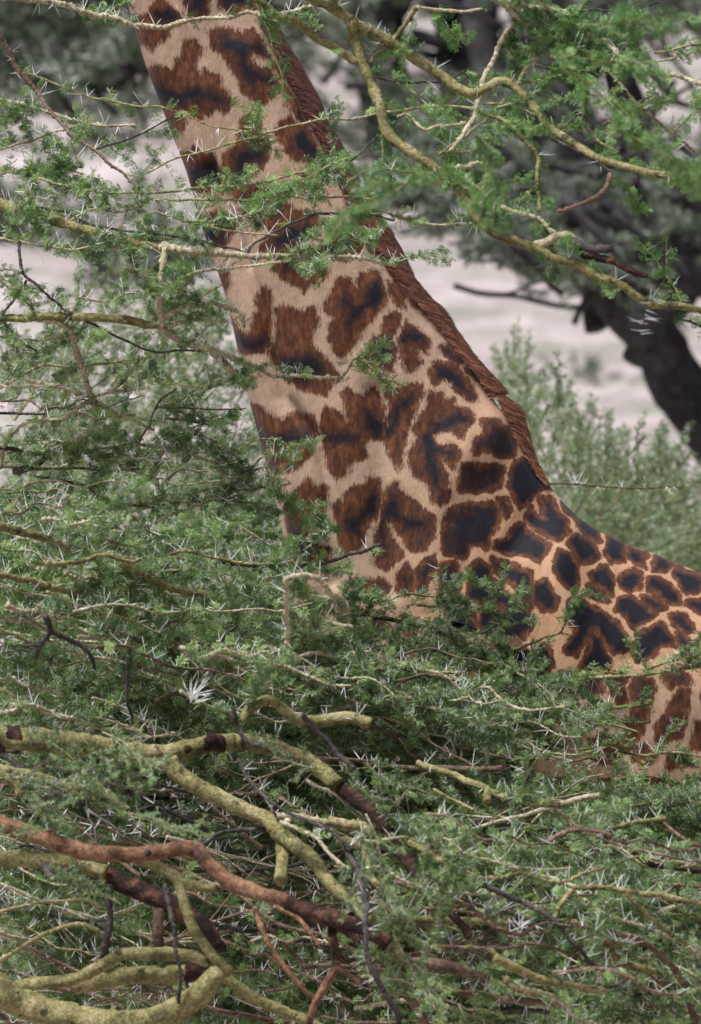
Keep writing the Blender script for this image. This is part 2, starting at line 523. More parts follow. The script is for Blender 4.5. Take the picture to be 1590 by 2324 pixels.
for n in (n1, n2, n3): nt.links.new(geo.outputs['Position'], n.inputs['Vector'])
c = ramp(nt, n1.outputs[0], [(0.35, (0.22, 0.185, 0.175)), (0.5, (0.36, 0.295, 0.285)), (0.65, (0.47, 0.395, 0.39))])
c = mix(nt, 0.5, c, ramp(nt, n2.outputs[0], [(0.3, (0.5, 0.47, 0.47)), (0.6, (1.1, 1.1, 1.1))]), 'MULTIPLY')
f = ramp(nt, n3.outputs[0], [(0.48, (0, 0, 0)), (0.60, (1, 1, 1))])
c = mix(nt, math_(nt, 'MULTIPLY', f, 0.75), c, (0.16, 0.17, 0.12))
nt.links.new(c, bs.inputs['Base Color']); bs.inputs['Roughness'].default_value = 0.95
bump(nt, n2.outputs[0], bs, 0.05, 0.5)
ground = link('ground', make_mesh('ground', np.stack([GX, GY, GZ], -1).reshape(-1, 3), GF, m))
tag(ground, 'pale pinkish sandy ground sloping up behind the giraffe', kind='structure')

# ------------------------------------------------------------------ giraffe
GD = 25.0
SEC = [  # left u,v  right u,v  half depth (m)  depth offset (m)
    (-190, -560, -205, -620, .035, 0), (-180, -535, -150, -650, .055, 0), (-120, -520, -70, -690, .075, 0),
    (-20, -520, 40, -760, .10, 0), (60, -500, 150, -770, .11, 0), (110, -430, 250, -700, .115, 0),
    (160, -320, 350, -530, .115, 0), (228, -150, 470, -260, .12, 0),
    (286, 0, 570, -45, .125, 0), (326, 135, 648, 92, .13, 0), (382, 285, 722, 240, .14, 0), (436, 425, 786, 375, .15, 0),
    (468, 540, 845, 480, .155, 0), (503, 640, 895, 575, .16, 0), (530, 750, 958, 672, .17, 0), (558, 880, 1036, 773, .18, 0),
    (600, 1040, 1106, 884, .20, 0), (632, 1170, 1172, 992, .22, 0.0), (655, 1320, 1237, 1088, .25, 0.02),
    (690, 1500, 1310, 1172, .30, 0.04), (770, 1700, 1398, 1224, .34, .06), (930, 1880, 1490, 1258, .38, .1),
    (1180, 2000, 1600, 1304, .42, .14), (1450, 2060, 1730, 1352, .45, .18), (1780, 2080, 1880, 1420, .46, .24),
    (2120, 2000, 2080, 1510, .44, .3), (2380, 1880, 2260, 1610, .38, .34), (2480, 1780, 2420, 1700, .15, .36)]

def loft(secs, per=9, sides=40, power=2.3):
    A = np.array(secs, float)
    R, s, _ = resample(A[:, :4], None, 1e9)
    n = len(A); tt = np.linspace(0, n - 1, (n - 1) * per + 1)
    def cr(col):
        e = np.concatenate([[2 * col[0] - col[1]], col, [2 * col[-1] - col[-2]]])
        i = np.minimum(tt.astype(int), n - 2); t = tt - i
        p0, p1, p2, p3 = e[i], e[i + 1], e[i + 2], e[i + 3]
        return 0.5 * (2 * p1 + (p2 - p0) * t + (2 * p0 - 5 * p1 + 4 * p2 - p3) * t ** 2 + (3 * p1 - p0 - 3 * p2 + p3) * t ** 3)
    lu, lv, ru, rv, hd, od = [cr(A[:, k]) for k in range(6)]
    th = np.linspace(0, 2 * np.pi, sides, endpoint=False)
    ce, se = np.cos(th), np.sin(th)
    ce = np.sign(ce) * np.abs(ce) ** (2 / power); se = np.sign(se) * np.abs(se) ** (2 / power)
    Lp = P(lu, lv, GD + od); Rp = P(ru, rv, GD + od)
    c = (Lp + Rp) / 2; a = (Rp - Lp) / 2
    V = c[:, None] + ce[None, :, None] * a[:, None] + se[None, :, None] * hd[:, None, None] * FWD
    m_ = len(c); V = V.reshape(-1, 3)
    i = np.arange(m_ - 1)[:, None]; j = np.arange(sides)[None]; j2 = (j + 1) % sides
    F = np.stack([i * sides + j, i * sides + j2, (i + 1) * sides + j2, (i + 1) * sides + j], -1).reshape(-1, 4)
    V = np.vstack([V, c[:1], c[-1:]])
    jj = np.arange(sides); k0 = m_ * sides
    T3 = np.vstack([F[:, [0, 1, 2]], F[:, [0, 2, 3]], np.stack([np.full(sides, k0), (jj + 1) % sides, jj], 1),
                    np.stack([np.full(sides, k0 + 1), (m_ - 1) * sides + jj, (m_ - 1) * sides + (jj + 1) % sides], 1)])
    return V, T3

gb = Batch()
V, F = loft(SEC); gb.add(V, F, 0.0)
def wtube(pts, rads, sides=20):
    p, s, _ = resample(np.column_stack([np.array(pts, float), rads]), None, 0.02)
    V, F = tube_tris(p[:, :3], p[:, 3], sides)
    gb.add(V, F, 0.0)
sh = P(np.array([930.0]), np.array([1600.0]), np.array([25.0]))[0]
for sx, sy in ((-0.02, -0.2), (0.12, 0.22)):
    x0, y0 = sh[0] + sx, sh[1] + sy
    wtube([(x0 + .22, y0, 2.30), (x0 + .14, y0, 1.95), (x0 + .05, y0, 1.65), (x0, y0, 1.3), (x0 + .01, y0, 1.0), (x0, y0, .92), (x0, y0, .8), (x0, y0, .45), (x0 - .01, y0, .2), (x0 - .03, y0, .1), (x0 - .05, y0, -0.02)],
          [.20, .19, .16, .12, .09, .085, .065, .055, .06, .065, .085])
hx = P(np.array([2200.0]), np.array([1700.0]), np.array([25.3]))[0]
for sx, sy in ((0.0, -0.2), (-0.15, 0.2)):
    x0, y0 = hx[0] + sx, hx[1] + sy
    wtube([(x0, y0, 2.2), (x0 - .05, y0, 1.8), (x0 - .03, y0, 1.5), (x0 + .08, y0, 1.1), (x0 + .10, y0, .98), (x0 + .06, y0, .8), (x0 + .03, y0, .45), (x0 + .02, y0, .2), (x0, y0, .1), (x0 - .03, y0, -0.02)],
          [.27, .24, .18, .10, .085, .065, .055, .06, .065, .085])
# ears and ossicones (above the frame)
for dy in (-0.07, 0.07):
    b_ = P(np.array([95.0]), np.array([-740.0]), np.array([25.0 + dy]))[0]
    wtube([b_, b_ + np.array([.02, 0, .08]), b_ + np.array([.03, 0, .17])], [.03, .02, .026], 10)
    b_ = P(np.array([190.0]), np.array([-720.0]), np.array([25.0 + dy * 1.4]))[0]
    wtube([b_, b_ + np.array([.06, dy, .04]), b_ + np.array([.13, dy * 2, .05])], [.025, .045, .012], 10)
raw = make_mesh('giraffe_raw', np.concatenate(gb.V), np.concatenate(gb.F), M['Y'])
tmp = bpy.data.objects.new('giraffe_raw', raw); COL.objects.link(tmp)
md = tmp.modifiers.new('r', 'REMESH'); md.mode = 'VOXEL'; md.voxel_size = 0.0065; md.adaptivity = 0.0
ms_ = tmp.modifiers.new('s', 'SMOOTH'); ms_.factor = 0.5; ms_.iterations = 14
dg = bpy.context.evaluated_depsgraph_get()
body_me = bpy.data.meshes.new_from_object(tmp.evaluated_get(dg))
bpy.data.objects.remove(tmp)
nv = len(body_me.vertices)
co = np.empty(nv * 3, np.float32); body_me.vertices.foreach_get('co', co); co = co.reshape(-1, 3).astype(float)
U_, V_ = unP(co)

# relief of neck creases, shoulder blade and skin folds on the flank that is seen
nrm = np.empty(nv * 3, np.float32)
body_me.vertex_normals.foreach_get('vector', nrm); nrm = nrm.reshape(-1, 3).astype(float)
def line_d(pts):
    q = np.array(pts, float); best = np.full(nv, 1e9)
    for i in range(len(q) - 1):
        e = q[i + 1] - q[i]; t = np.clip(((U_ - q[i, 0]) * e[0] + (V_ - q[i, 1]) * e[1]) / (e @ e), 0, 1)
        best = np.minimum(best, np.hypot(U_ - q[i, 0] - t * e[0], V_ - q[i, 1] - t * e[1]))
    return best
dsp = np.zeros(nv)
for pts, h, w_ in (([(470,380),(540,560),(606,720),(640,900),(728,1010),(742,1150),(752,1320)], -0.020, 17), ([(430,420),(500,600),(560,760),(600,930),(650,1060),(690,1200),(705,1330)], 0.016, 30),
                   ([(1130,960),(1030,1060),(980,1180),(1000,1330),(1060,1450)], 0.024, 55), ([(860,900),(870,1050),(850,1180),(880,1330)], -0.016, 34), ([(1215,1160),(1150,1260),(1120,1400),(1160,1560)], -0.018, 38),
                   ([(1290,1180),(1260,1320),(1290,1480),(1280,1650)], 0.020, 50), ([(1420,1500),(1440,1700)], -0.015, 26), ([(620,60),(700,240),(780,420),(880,620),(1010,800)], -0.010, 16),
                   ([(360,40),(430,240),(500,420),(560,600)], -0.008, 16), ([(560,120),(640,330),(720,520),(790,700),(830,850)], 0.010, 34)):
    dsp += h * np.exp(-(line_d(pts) / w_) ** 2)
dsp += 0.010 * vnoise(U_ / 75, V_ / 120, 61) + 0.005 * vnoise(U_ / 30, V_ / 55, 62)
co = co + nrm * (dsp * np.clip(-nrm[:, 1] * 1.6, 0, 1))[:, None]
body_me.vertices.foreach_set('co', co.astype(np.float32).ravel())

# coat patches, traced; window offsets in units, 0.4 unit per step
W = {1: (254.4, 0), 2: (445.2, 572.4), 3: (572.4, 954), 4: (954, 1081.2)}
BROWN = [
 (1, [(85,90),(110,100),(200,90),(230,40),(270,0),(320,30),(390,90),(400,130),(330,170),(300,220),(240,240),(225,290),(190,240),(140,280),(90,190)]),
 (1, [(400,-40),(540,-40),(540,60),(500,110),(440,90),(420,40)]),
 (1, [(600,-40),(800,-40),(790,40),(700,70),(640,70),(600,30)]),
 (1, [(560,200),(600,165),(680,160),(740,200),(790,170),(830,200),(880,290),(905,350),(850,320),(790,300),(770,340),(790,380),(870,400),(930,440),(945,490),(900,560),(870,520),(880,580),(850,600),(800,560),(750,540),(730,470),(680,400),(650,340),(600,290),(560,260)]),
 (1, [(410,225),(470,230),(500,270),(480,330),(460,400),(500,440),(530,400),(590,430),(640,510),(690,560),(700,590),(640,640),(590,610),(540,640),(500,680),(430,650),(400,640),(420,700),(370,760),(350,790),(300,690),(270,620),(220,560),(190,490),(190,400),(250,380),(330,420),(340,370),(390,330),(400,280)]),
 (1, [(740,670),(830,670),(840,740),(800,790),(880,830),(890,880),(860,940),(800,980),(780,1020),(640,1010),(620,960),(640,880),(700,820),(720,760)]),
 (1, [(930,740),(960,690),(1000,670),(1040,700),(1100,700),(1140,760),(1150,850),(1210,920),(1260,980),(1180,950),(1100,920),(1040,920),(1010,870),(950,870),(1000,810),(930,790)]),
 (1, [(960,470),(1000,510),(1060,600),(1110,680),(1120,740),(1080,700),(1030,650),(1000,590)]),
 (1, [(900,345),(940,360),(975,440),(950,440),(915,390)]),
 (1, [(370,880),(400,880),(470,840),(520,900),(560,870),(600,950),(590,1040),(560,1100),(490,1080),(440,1100),(400,980)]),
 (1, [(640,1060),(860,1050),(940,1110),(860,1160),(700,1130)]),
 (1, [(870,1210),(960,1150),(1060,1200),(1150,1210),(1170,1290),(1100,1350),(1060,1380),(1170,1430),(1180,1500),(1190,1590),(1010,1590),(1000,1500),(900,1450),(850,1400),(900,1330),(880,1270)]),
 (1, [(480,1220),(600,1200),(680,1300),(640,1400),(560,1380),(500,1330)]),
 (1, [(1250,1330),(1300,1290),(1380,1320),(1420,1380),(1400,1440),(1330,1470),(1270,1450),(1250,1400)]),
 (1, [(1460,1380),(1530,1390),(1600,1450),(1600,1520),(1500,1470)]),
 (1, [(1330,1100),(1400,1080),(1440,1180),(1400,1230),(1340,1200)]),
 (1, [(1080,1000),(1180,1040),(1160,1120),(1080,1100),(1040,1040)]),
 (2, [(490,40),(730,30),(740,120),(700,170),(640,180),(600,230),(560,170),(480,150),(440,100)]),
 (2, [(110,100),(190,110),(200,180),(170,240),(140,230)]),
 (2, [(380,190),(415,230),(415,340),(400,430),(410,520),(380,560),(300,570),(220,560),(170,450),(170,350),(200,370),(260,430),(320,470),(330,400),(350,330),(340,250)]),
 (2, [(460,320),(520,310),(600,330),(680,330),(690,400),(660,450),(640,500),(650,530),(700,570),(760,640),(800,700),(760,760),(720,820),(660,790),(580,760),(500,720),(430,640),(400,560),(440,500),(450,420)]),
 (2, [(810,150),(870,150),(910,220),(930,120),(980,100),(1040,130),(1080,250),(1060,300),(1010,340),(980,400),(930,470),(880,560),(830,590),(780,560),(760,470),(760,400),(800,370),(740,340),(730,290),(770,230)]),
 (2, [(1100,170),(1150,180),(1200,260),(1190,300),(1140,290),(1110,240)]),
 (2, [(1120,330),(1160,350),(1150,400),(1110,480),(1130,560),(1110,660),(1060,670),(1000,640),(960,660),(930,620),(970,560),(1010,500),(1060,450),(1070,380)]),
 (2, [(1200,390),(1220,430),(1290,440),(1335,500),(1320,560),(1280,540),(1240,560),(1280,610),(1240,660),(1200,680),(1170,620),(1150,560),(1145,500),(1170,450)]),
 (2, [(1400,530),(1450,550),(1500,620),(1490,640),(1460,620),(1430,580)]),
 (2, [(1520,650),(1570,680),(1590,730),(1550,700)]),
 (2, [(1370,610),(1450,620),(1510,680),(1560,770),(1585,840),(1560,850),(1490,800),(1450,760),(1460,730),(1400,730),(1340,740),(1310,690),(1350,640)]),
 (2, [(270,860),(330,860),(400,880),(440,940),(500,950),(540,920),(600,930),(660,930),(680,980),(670,1060),(650,1130),(600,1200),(550,1230),(520,1180),(500,1240),(450,1240),(400,1180),(370,1100),(330,1060),(300,980)]),
 (2, [(710,930),(740,870),(790,900),(840,960),(890,990),(960,1000),(1000,1000),(960,1060),(950,1110),(960,1160),(900,1180),(850,1240),(800,1280),(760,1250),(740,1190),(720,1120),(710,1050),(700,990)]),
 (2, [(820,800),(870,780),(940,830),(1000,780),(1040,820),(1060,900),(1060,950),(1080,980),(1060,1060),(1000,1050),(960,1020),(890,1000),(850,880)]),
 (2, [(1070,800),(1120,800),(1160,760),(1210,750),(1270,740),(1280,800),(1250,880),(1210,960),(1180,1050),(1160,1130),(1170,1200),(1150,1230),(1110,1170),(1080,1110),(1060,1000),(1100,900)]),
 (2, [(1320,800),(1390,800),(1410,840),(1470,840),(1460,880),(1540,900),(1555,960),(1530,1000),(1500,1060),(1450,1010),(1340,1030),(1360,1100),(1440,1100),(1490,1140),(1480,1200),(1450,1230),(1410,1180),(1360,1150),(1390,1220),(1420,1290),(1420,1400),(1380,1440),(1330,1390),(1310,1310),(1250,1270),(1210,1200),(1220,1120),(1260,1060),(1230,1010),(1270,930),(1310,880)]),
 (3, [(320,330),(350,380),(420,390),(400,470),(390,560),(320,600),(330,660),(400,720),(430,740),(400,790),(280,790),(240,740),(215,640),(200,540),(230,450),(290,370)]),
 (3, [(570,370),(640,370),(660,320),(720,320),(730,400),(720,480),(700,560),(660,580),(640,640),(620,700),(600,740),(540,740),(490,720),(480,620),(460,540),(460,480),(500,450),(540,500),(530,420)]),
 (3, [(820,340),(830,400),(870,440),(930,460),(1000,520),(1035,570),(1020,680),(960,740),(900,740),(860,660),(800,580),(760,570),(780,640),(840,720),(850,780),(790,810),(750,850),(700,810),(690,740),(710,620),(730,560),(730,480),(760,400)]),
 (3, [(1080,570),(1110,510),(1180,490),(1250,480),(1360,460),(1400,510),(1410,580),(1360,650),(1340,720),(1290,700),(1230,720),(1200,790),(1140,780),(1070,740),(1080,660)]),
 (3, [(620,900),(740,900),(780,940),(760,1000),(650,1010),(620,960)]),
 (3, [(820,880),(880,820),(910,880),(920,960),(880,990),(810,960)]),
 (3, [(930,840),(990,790),(1040,780),(1050,830),(1010,900),(990,980),(950,990),(930,920)]),
 (3, [(1090,820),(1140,810),(1180,860),(1170,950),(1130,1040),(1060,1050),(1080,960),(1070,880)]),
 (3, [(1220,840),(1300,790),(1350,830),(1360,890),(1420,960),(1500,1010),(1590,1110),(1560,1190),(1480,1260),(1430,1200),(1420,1120),(1440,1060),(1380,1020),(1290,1030),(1210,1000),(1230,920)]),
 (3, [(1160,330),(1190,260),(1260,250),(1300,270),(1360,260),(1420,270),(1410,380),(1350,400),(1240,410),(1160,410)]),
 (3, [(1480,230),(1560,230),(1620,300),(1650,380),(1580,450),(1520,490),(1470,440),(1450,380),(1460,300)]),
 (3, [(1280,0),(1340,10),(1370,60),(1440,70),(1480,150),(1470,200),(1400,210),(1330,190),(1250,200),(1240,150),(1270,100),(1300,80)]),
 (3, [(1530,140),(1590,170),(1620,240),(1580,230)]),
 (3, [(1390,440),(1430,430),(1470,510),(1450,560),(1410,510)]),
 (3, [(220,900),(300,900),(330,960),(290,990),(220,970)]),
 (3, [(1190,1120),(1280,1150),(1260,1230),(1180,1200)]),
 (3, [(330,1040),(400,1030),(420,1150),(350,1200)]), (3, [(500,1020),(590,1060),(560,1160),(480,1120)]),
 (3, [(900,1340),(990,1330),(1000,1440),(930,1470)]), (3, [(1100,1300),(1200,1280),(1180,1420),(1080,1400)]),
 (3, [(640,1100),(740,1090),(760,1200),(660,1220)]), (3, [(850,1100),(940,1120),(930,1230),(850,1210)]),
 (4, [(690,0),(720,0),(770,60),(770,90),(720,60)]),
 (4, [(680,120),(730,130),(770,200),(810,290),(820,340),(760,380),(700,330),(650,280),(600,220),(630,170),(670,200),(700,230),(690,170)]),
 (4, [(800,130),(840,150),(890,210),(860,270),(820,230),(800,180)]),
 (4, [(905,230),(960,255),(1010,310),(1010,365),(940,350),(870,300)]),
 (4, [(580,250),(630,310),(720,400),(710,450),(670,490),(600,440),(500,430),(420,410),(440,370),(500,340),(540,280)]),
 (4, [(810,400),(860,350),(960,370),(1010,420),(1020,460),(960,480),(910,500),(860,450)]),
 (4, [(770,440),(830,460),(890,520),(890,620),(850,660),(800,620),(760,560),(750,500)]),
 (4, [(400,460),(480,470),(560,510),(630,550),(630,620),(580,640),(540,620),(480,560),(430,520)]),
 (4, [(640,640),(690,580),(740,640),(760,710),(740,770),(690,760),(650,720)]),
 (4, [(555,670),(620,660),(630,750),(600,720)]),
 (4, [(960,560),(1020,510),(1060,510),(1090,580),(1090,670),(1040,640),(980,600)]),
 (4, [(940,610),(990,620),(1070,700),(1020,710),(960,660)]),
 (4, [(1060,340),(1110,350),(1155,380),(1150,490),(1090,490),(1060,440),(1050,390)]),
 (4, [(1185,395),(1240,420),(1290,450),(1260,460),(1280,510),(1210,500),(1180,460)]),
 (4, [(1330,445),(1380,455),(1430,495),(1390,550),(1320,530)]),
 (4, [(1460,510),(1530,540),(1600,580),(1600,640),(1520,660),(1470,620),(1440,560)]),
 (4, [(1130,550),(1200,530),(1255,550),(1250,620),(1200,640),(1140,620)]),
 (4, [(1290,570),(1350,580),(1420,630),(1480,680),(1480,720),(1400,710),(1330,670),(1290,630)]),
 (4, [(1250,660),(1330,690),(1390,740),(1340,750),(1260,710)]),
 (4, [(1120,700),(1190,670),(1250,720),(1340,780),(1290,810),(1220,860),(1160,800),(1110,750)]),
 (4, [(820,720),(880,700),(980,740),(1060,780),(1110,830),(1170,900),(1170,980),(1110,1000),(1060,940),(1000,860),(960,880),(930,960),(880,1020),(820,1000),(830,930),(880,870),(830,820)]),
 (4, [(960,900),(1000,900),(1040,980),(1080,1040),(1080,1100),(900,1090),(950,1000)]),
 (4, [(1220,900),(1300,860),(1370,830),(1430,920),(1440,970),(1370,960),(1300,1030),(1230,1040),(1200,990)]),
 (4, [(1405,780),(1470,770),(1520,820),(1560,880),(1500,890),(1430,840)]),
 (4, [(1450,880),(1500,900),(1560,970),(1560,1060),(1500,1020),(1470,950)]),
 (4, [(1540,700),(1620,690),(1640,800),(1550,770),(1510,730)]),
 (4, [(640,990),(700,950),(750,1040),(730,1100),(600,1060),(540,1070),(510,1040),(580,1000)]),
 (4, [(500,860),(540,720),(600,790),(640,830),(600,880),(600,930),(530,910)]),
 (4, [(1200,1150),(1310,1140),(1330,1200),(1300,1300),(1270,1420),(1240,1490),(1180,1500),(1170,1400),(1220,1300),(1190,1240)]),
 (4, [(1430,1240),(1510,1190),(1520,1280),(1500,1400),(1480,1490),(1410,1500),(1370,1540),(1340,1500),(1340,1400),(1400,1350),(1400,1290)]),
 (4, [(1560,1400),(1620,1380),(1640,1560),(1540,1540)]),
 (4, [(1080,1220),(1150,1200),(1170,1280),(1130,1300)]),
 (4, [(950,1300),(1020,1260),(1060,1340),(1040,1400),(960,1420),(900,1340)]),
 (4, [(780,1320),(860,1310),(900,1400),(800,1430),(750,1360)]),
 (4, [(950,1480),(1100,1480),(1160,1560),(1100,1640),(980,1600)]),
 (4, [(1210,1540),(1270,1520),(1330,1600),(1280,1640),(1200,1600)]),
 (4, [(1400,1600),(1500,1560),(1560,1640),(1400,1660)]),
 (4, [(480,960),(560,940),(620,1020),(560,1090),(480,1060)]), (4, [(760,1120),(860,1110),(900,1200),(820,1260),(740,1200)]), (4, [(900,1130),(1020,1140),(1040,1220),(940,1240)]),
 (4, [(560,1120),(680,1110),(720,1220),(640,1290),(550,1220)]), (4, [(1060,1110),(1160,1110),(1150,1170),(1070,1170)]), (4, [(1370,1120),(1480,1110),(1540,1160),(1420,1190)]),
 (4, [(150,720),(250,700),(300,800),(240,900),(150,880)]), (4, [(330,760),(450,740),(520,860),(470,960),(350,900)]), (4, [(120,960),(240,940),(300,1040),(180,1080)]), (4, [(360,1000),(480,1000),(470,1100),(340,1080)]),
 (4, [(1600,1000),(1700,980),(1720,1100),(1620,1120)]), (4, [(1660,620),(1760,600),(1790,700),(1700,720)]),
 (4, [(1670,780),(1780,760),(1800,900),(1680,940)]), (4, [(1600,1180),(1720,1170),(1700,1320),(1610,1330)]),
]
DARK = [
 (1, [(230,100),(300,40),(380,90),(390,125),(250,130)], 14), (1, [(410,-30),(530,-30),(520,60),(470,70)], 14), (1, [(620,-30),(790,-30),(760,20),(640,30)], 12),
 (1, [(600,210),(850,240),(880,300),(770,280),(750,340),(800,400),(900,440),(900,480),(800,460),(790,520),(740,420),(700,330),(620,270)], 14),
 (1, [(220,490),(300,480),(390,520),(470,490),(600,540),(680,580),(600,590),(500,570),(380,600),(280,600)], 16),
 (1, [(700,850),(860,820),(850,900),(760,930),(740,1000),(680,1000),(700,920)], 14),
 (1, [(1010,770),(1100,760),(1150,850),(1240,950),(1160,920),(1080,870)], 12),
 (1, [(1040,600),(1080,640),(1110,740),(1070,690)], 8), (1, [(420,950),(580,930),(580,1040),(480,1070)], 16),
 (1, [(900,1350),(1100,1250),(1130,1330),(1000,1400),(920,1400)], 14), (1, [(500,1260),(640,1290),(610,1380),(540,1360)], 14),
 (1, [(1270,1340),(1340,1310),(1380,1380),(1290,1440)], 12),
 (2, [(490,50),(600,40),(620,80),(500,100)], 14), (2, [(200,440),(400,500),(380,550),(250,540)], 16), (2, [(430,590),(700,590),(740,690),(600,740),(470,660)], 16),
 (2, [(850,250),(900,310),(960,260),(980,180),(1040,160),(1060,240),(1010,300),(900,380),(870,460),(850,400),(880,340),(820,290)], 14),
 (2, [(1070,480),(1110,480),(1110,620),(1040,640),(1000,600)], 12), (2, [(1160,480),(1200,440),(1290,460),(1310,510),(1220,500),(1180,560)], 12),
 (2, [(1370,640),(1440,650),(1500,700),(1570,830),(1500,780),(1460,740),(1360,720)], 10), (2, [(1420,540),(1490,610),(1480,630),(1440,580)], 8),
 (2, [(320,960),(400,1040),(640,1000),(630,1060),(520,1100),(400,1090),(330,1040)], 16),
 (2, [(940,900),(1000,900),(1060,980),(1040,1050),(960,990)], 14), (2, [(740,1030),(930,1030),(850,1080),(790,1100)], 14),
 (2, [(1240,760),(1230,840),(1160,920),(1110,1020),(1080,1040),(1070,990),(1130,880),(1200,810)], 12),
 (2, [(1330,1010),(1330,950),(1400,960),(1480,910),(1530,920),(1540,970),(1440,990),(1330,1030),(1360,1100),(1460,1140),(1440,1180),(1350,1150),(1370,1250),(1400,1380),(1340,1330),(1300,1180),(1270,1040)], 11),
 (3, [(220,600),(290,590),(310,680),(400,740),(300,770),(240,700)], 16),
 (3, [(640,450),(690,400),(700,520),(620,580),(600,660),(530,620),(510,570),(600,560),(620,500)], 12),
 (3, [(810,360),(800,450),(860,540),(960,560),(970,610),(900,610),(820,560),(760,560),(750,620),(760,700),(740,760),(720,660),(740,500)], 11),
 (3, [(1130,560),(1240,520),(1320,490),(1370,550),(1330,640),(1240,640),(1200,720),(1140,740),(1130,660)], 14),
 (3, [(1110,850),(1160,880),(1120,1000),(1090,940)], 12), (3, [(960,850),(1020,820),(980,950)], 10), (3, [(830,900),(880,880),(890,950)], 10),
 (3, [(1290,860),(1400,980),(1500,1040),(1560,1120),(1500,1200),(1450,1140),(1440,1040),(1330,1000)], 14),
]

def poly_sd(px, py, poly):
    q = np.array(poly); n = len(q)
    d = np.full(len(px), 1e9); inside = np.zeros(len(px), bool)
    for i in range(n):
        a = q[i]; b = q[(i + 1) % n]; e = b - a
        t = np.clip(((px - a[0]) * e[0] + (py - a[1]) * e[1]) / (e @ e + 1e-9), 0, 1)
        d = np.minimum(d, (px - a[0] - t * e[0]) ** 2 + (py - a[1] - t * e[1]) ** 2)
        c = ((a[1] > py) != (b[1] > py))
        with np.errstate(divide='ignore', invalid='ignore'):
            xs = e[0] * (py - a[1]) / (e[1] if e[1] != 0 else 1e-9) + a[0]
        inside ^= c & (px < xs)
    d = np.sqrt(d)
    return np.where(inside, d, -d)

wu = U_ + 9 * vnoise(U_ / 22, V_ / 22, 3) + 6 * vnoise(U_ / 9, V_ / 9, 4)
wv = V_ + 9 * vnoise(U_ / 22, V_ / 22, 5) + 6 * vnoise(U_ / 9, V_ / 9, 6)
sd = np.full(nv, -40.0)
for w, pts in BROWN:
    q = np.array(pts, float) * 0.4 + W[w]
    sel = (wu > q[:, 0].min() - 45) & (wu < q[:, 0].max() + 45) & (wv > q[:, 1].min() - 45) & (wv < q[:, 1].max() + 45)
    idx = np.nonzero(sel)[0]
    sd[idx] = np.maximum(sd[idx], poly_sd(wu[idx], wv[idx], q))
dk = np.zeros(nv)
for w, pts, soft in DARK:
    q = np.array(pts, float) * 0.4 + W[w]
    sel = (wu > q[:, 0].min() - 45) & (wu < q[:, 0].max() + 45) & (wv > q[:, 1].min() - 45) & (wv < q[:, 1].max() + 45)
    idx = np.nonzero(sel)[0]
    dk[idx] = np.maximum(dk[idx], np.clip(poly_sd(wu[idx] + 7 * vnoise(U_[idx] / 14, V_[idx] / 20, 44), wv[idx] + 8 * vnoise(U_[idx] / 14, V_[idx] / 20, 45), q) / (soft * 2.1) + 0.5, 0, 1))
# cells for the parts nobody traced (hind quarters, legs, head, belly)
far = (U_ > 1610) | (V_ > 1760) | (V_ < -30)
fx, fy = (wu / 95)[far], (wv / 95)[far]
d1 = np.full(far.sum(), 9.0); d2 = np.full(far.sum(), 9.0)
ix = np.floor(fx).astype(np.int64); iy = np.floor(fy).astype(np.int64)
for a in (-1, 0, 1):
    for b in (-1, 0, 1):
        cx = ix + a + 0.2 + 0.6 * _h(ix + a, iy + b, 91); cy = iy + b + 0.2 + 0.6 * _h(ix + a, iy + b, 92)
        d = np.hypot(fx - cx, fy - cy)
        d2 = np.where(d < d1, d1, np.minimum(d2, d)); d1 = np.minimum(d1, d)
edge = (d2 - d1) * 48 - 7
blend = np.clip(np.maximum(np.maximum((U_ - 1600) / 20, (V_ - 1750) / 20), (-20 - V_) / 20), 0, 1)[far]
sd[far] = np.maximum(sd[far], edge * blend - (1 - blend) * 40)
bodyw = np.clip((U_ + 0.35 * (V_ - 900) - 930) / 330, 0, 1) * np.clip((1620 - V_) / 120, 0.25, 1)
dk = np.maximum(dk, bodyw * np.clip((sd + 1 + 5 * vnoise(U_ / 16, V_ / 16, 33)) / 12, 0, 1))
# pale legs
leg = np.clip((1.25 - co[:, 2]) / 0.3, 0, 1)
sd = sd - leg * 10

MI = np.array([(575,20),(610,100),(650,180),(690,260),(730,330),(765,400),(802,480),(842,550),(885,620),(932,680),(985,735),(1035,800),(1078,850),(1108,905)], float)
MO = np.array([(590,-10),(622,45),(662,120),(702,180),(742,270),(792,360),(832,440),(880,510),(917,580),(952,650),(1012,710),(1064,790),(1114,850),(1152,892)], float)
NI = np.array([(1122,896),(1144,950),(1160,985),(1185,1025),(1210,1070),(1240,1105)], float)
NO = np.array([(1146,896),(1176,922),(1192,960),(1204,1005),(1226,1062),(1246,1100)], float)
mane_poly = np.vstack([MI, NI, NO[::-1] + (30, -10), MO[::-1] + (30, -10)])
msd = np.full(nv, -99.0)
sel = (V_ > -60) & (V_ < 1150) & (U_ > 500)
msd[sel] = poly_sd(wu[sel] , wv[sel], mane_poly)
up_ext = (V_ < 20)
manem = np.clip(msd / 8 + 0.5, 0, 1)
sdn = (sd + 40) / 80.0
a = body_me.attributes
for nm, val in (('sd', sdn), ('dk', dk), ('bw', bodyw), ('mane', manem)):
    at_ = a.new(nm, 'FLOAT', 'POINT'); at_.data.foreach_set('value', val.astype(np.float32))
body_me.polygons.foreach_set('use_smooth', np.ones(len(body_me.polygons), bool))

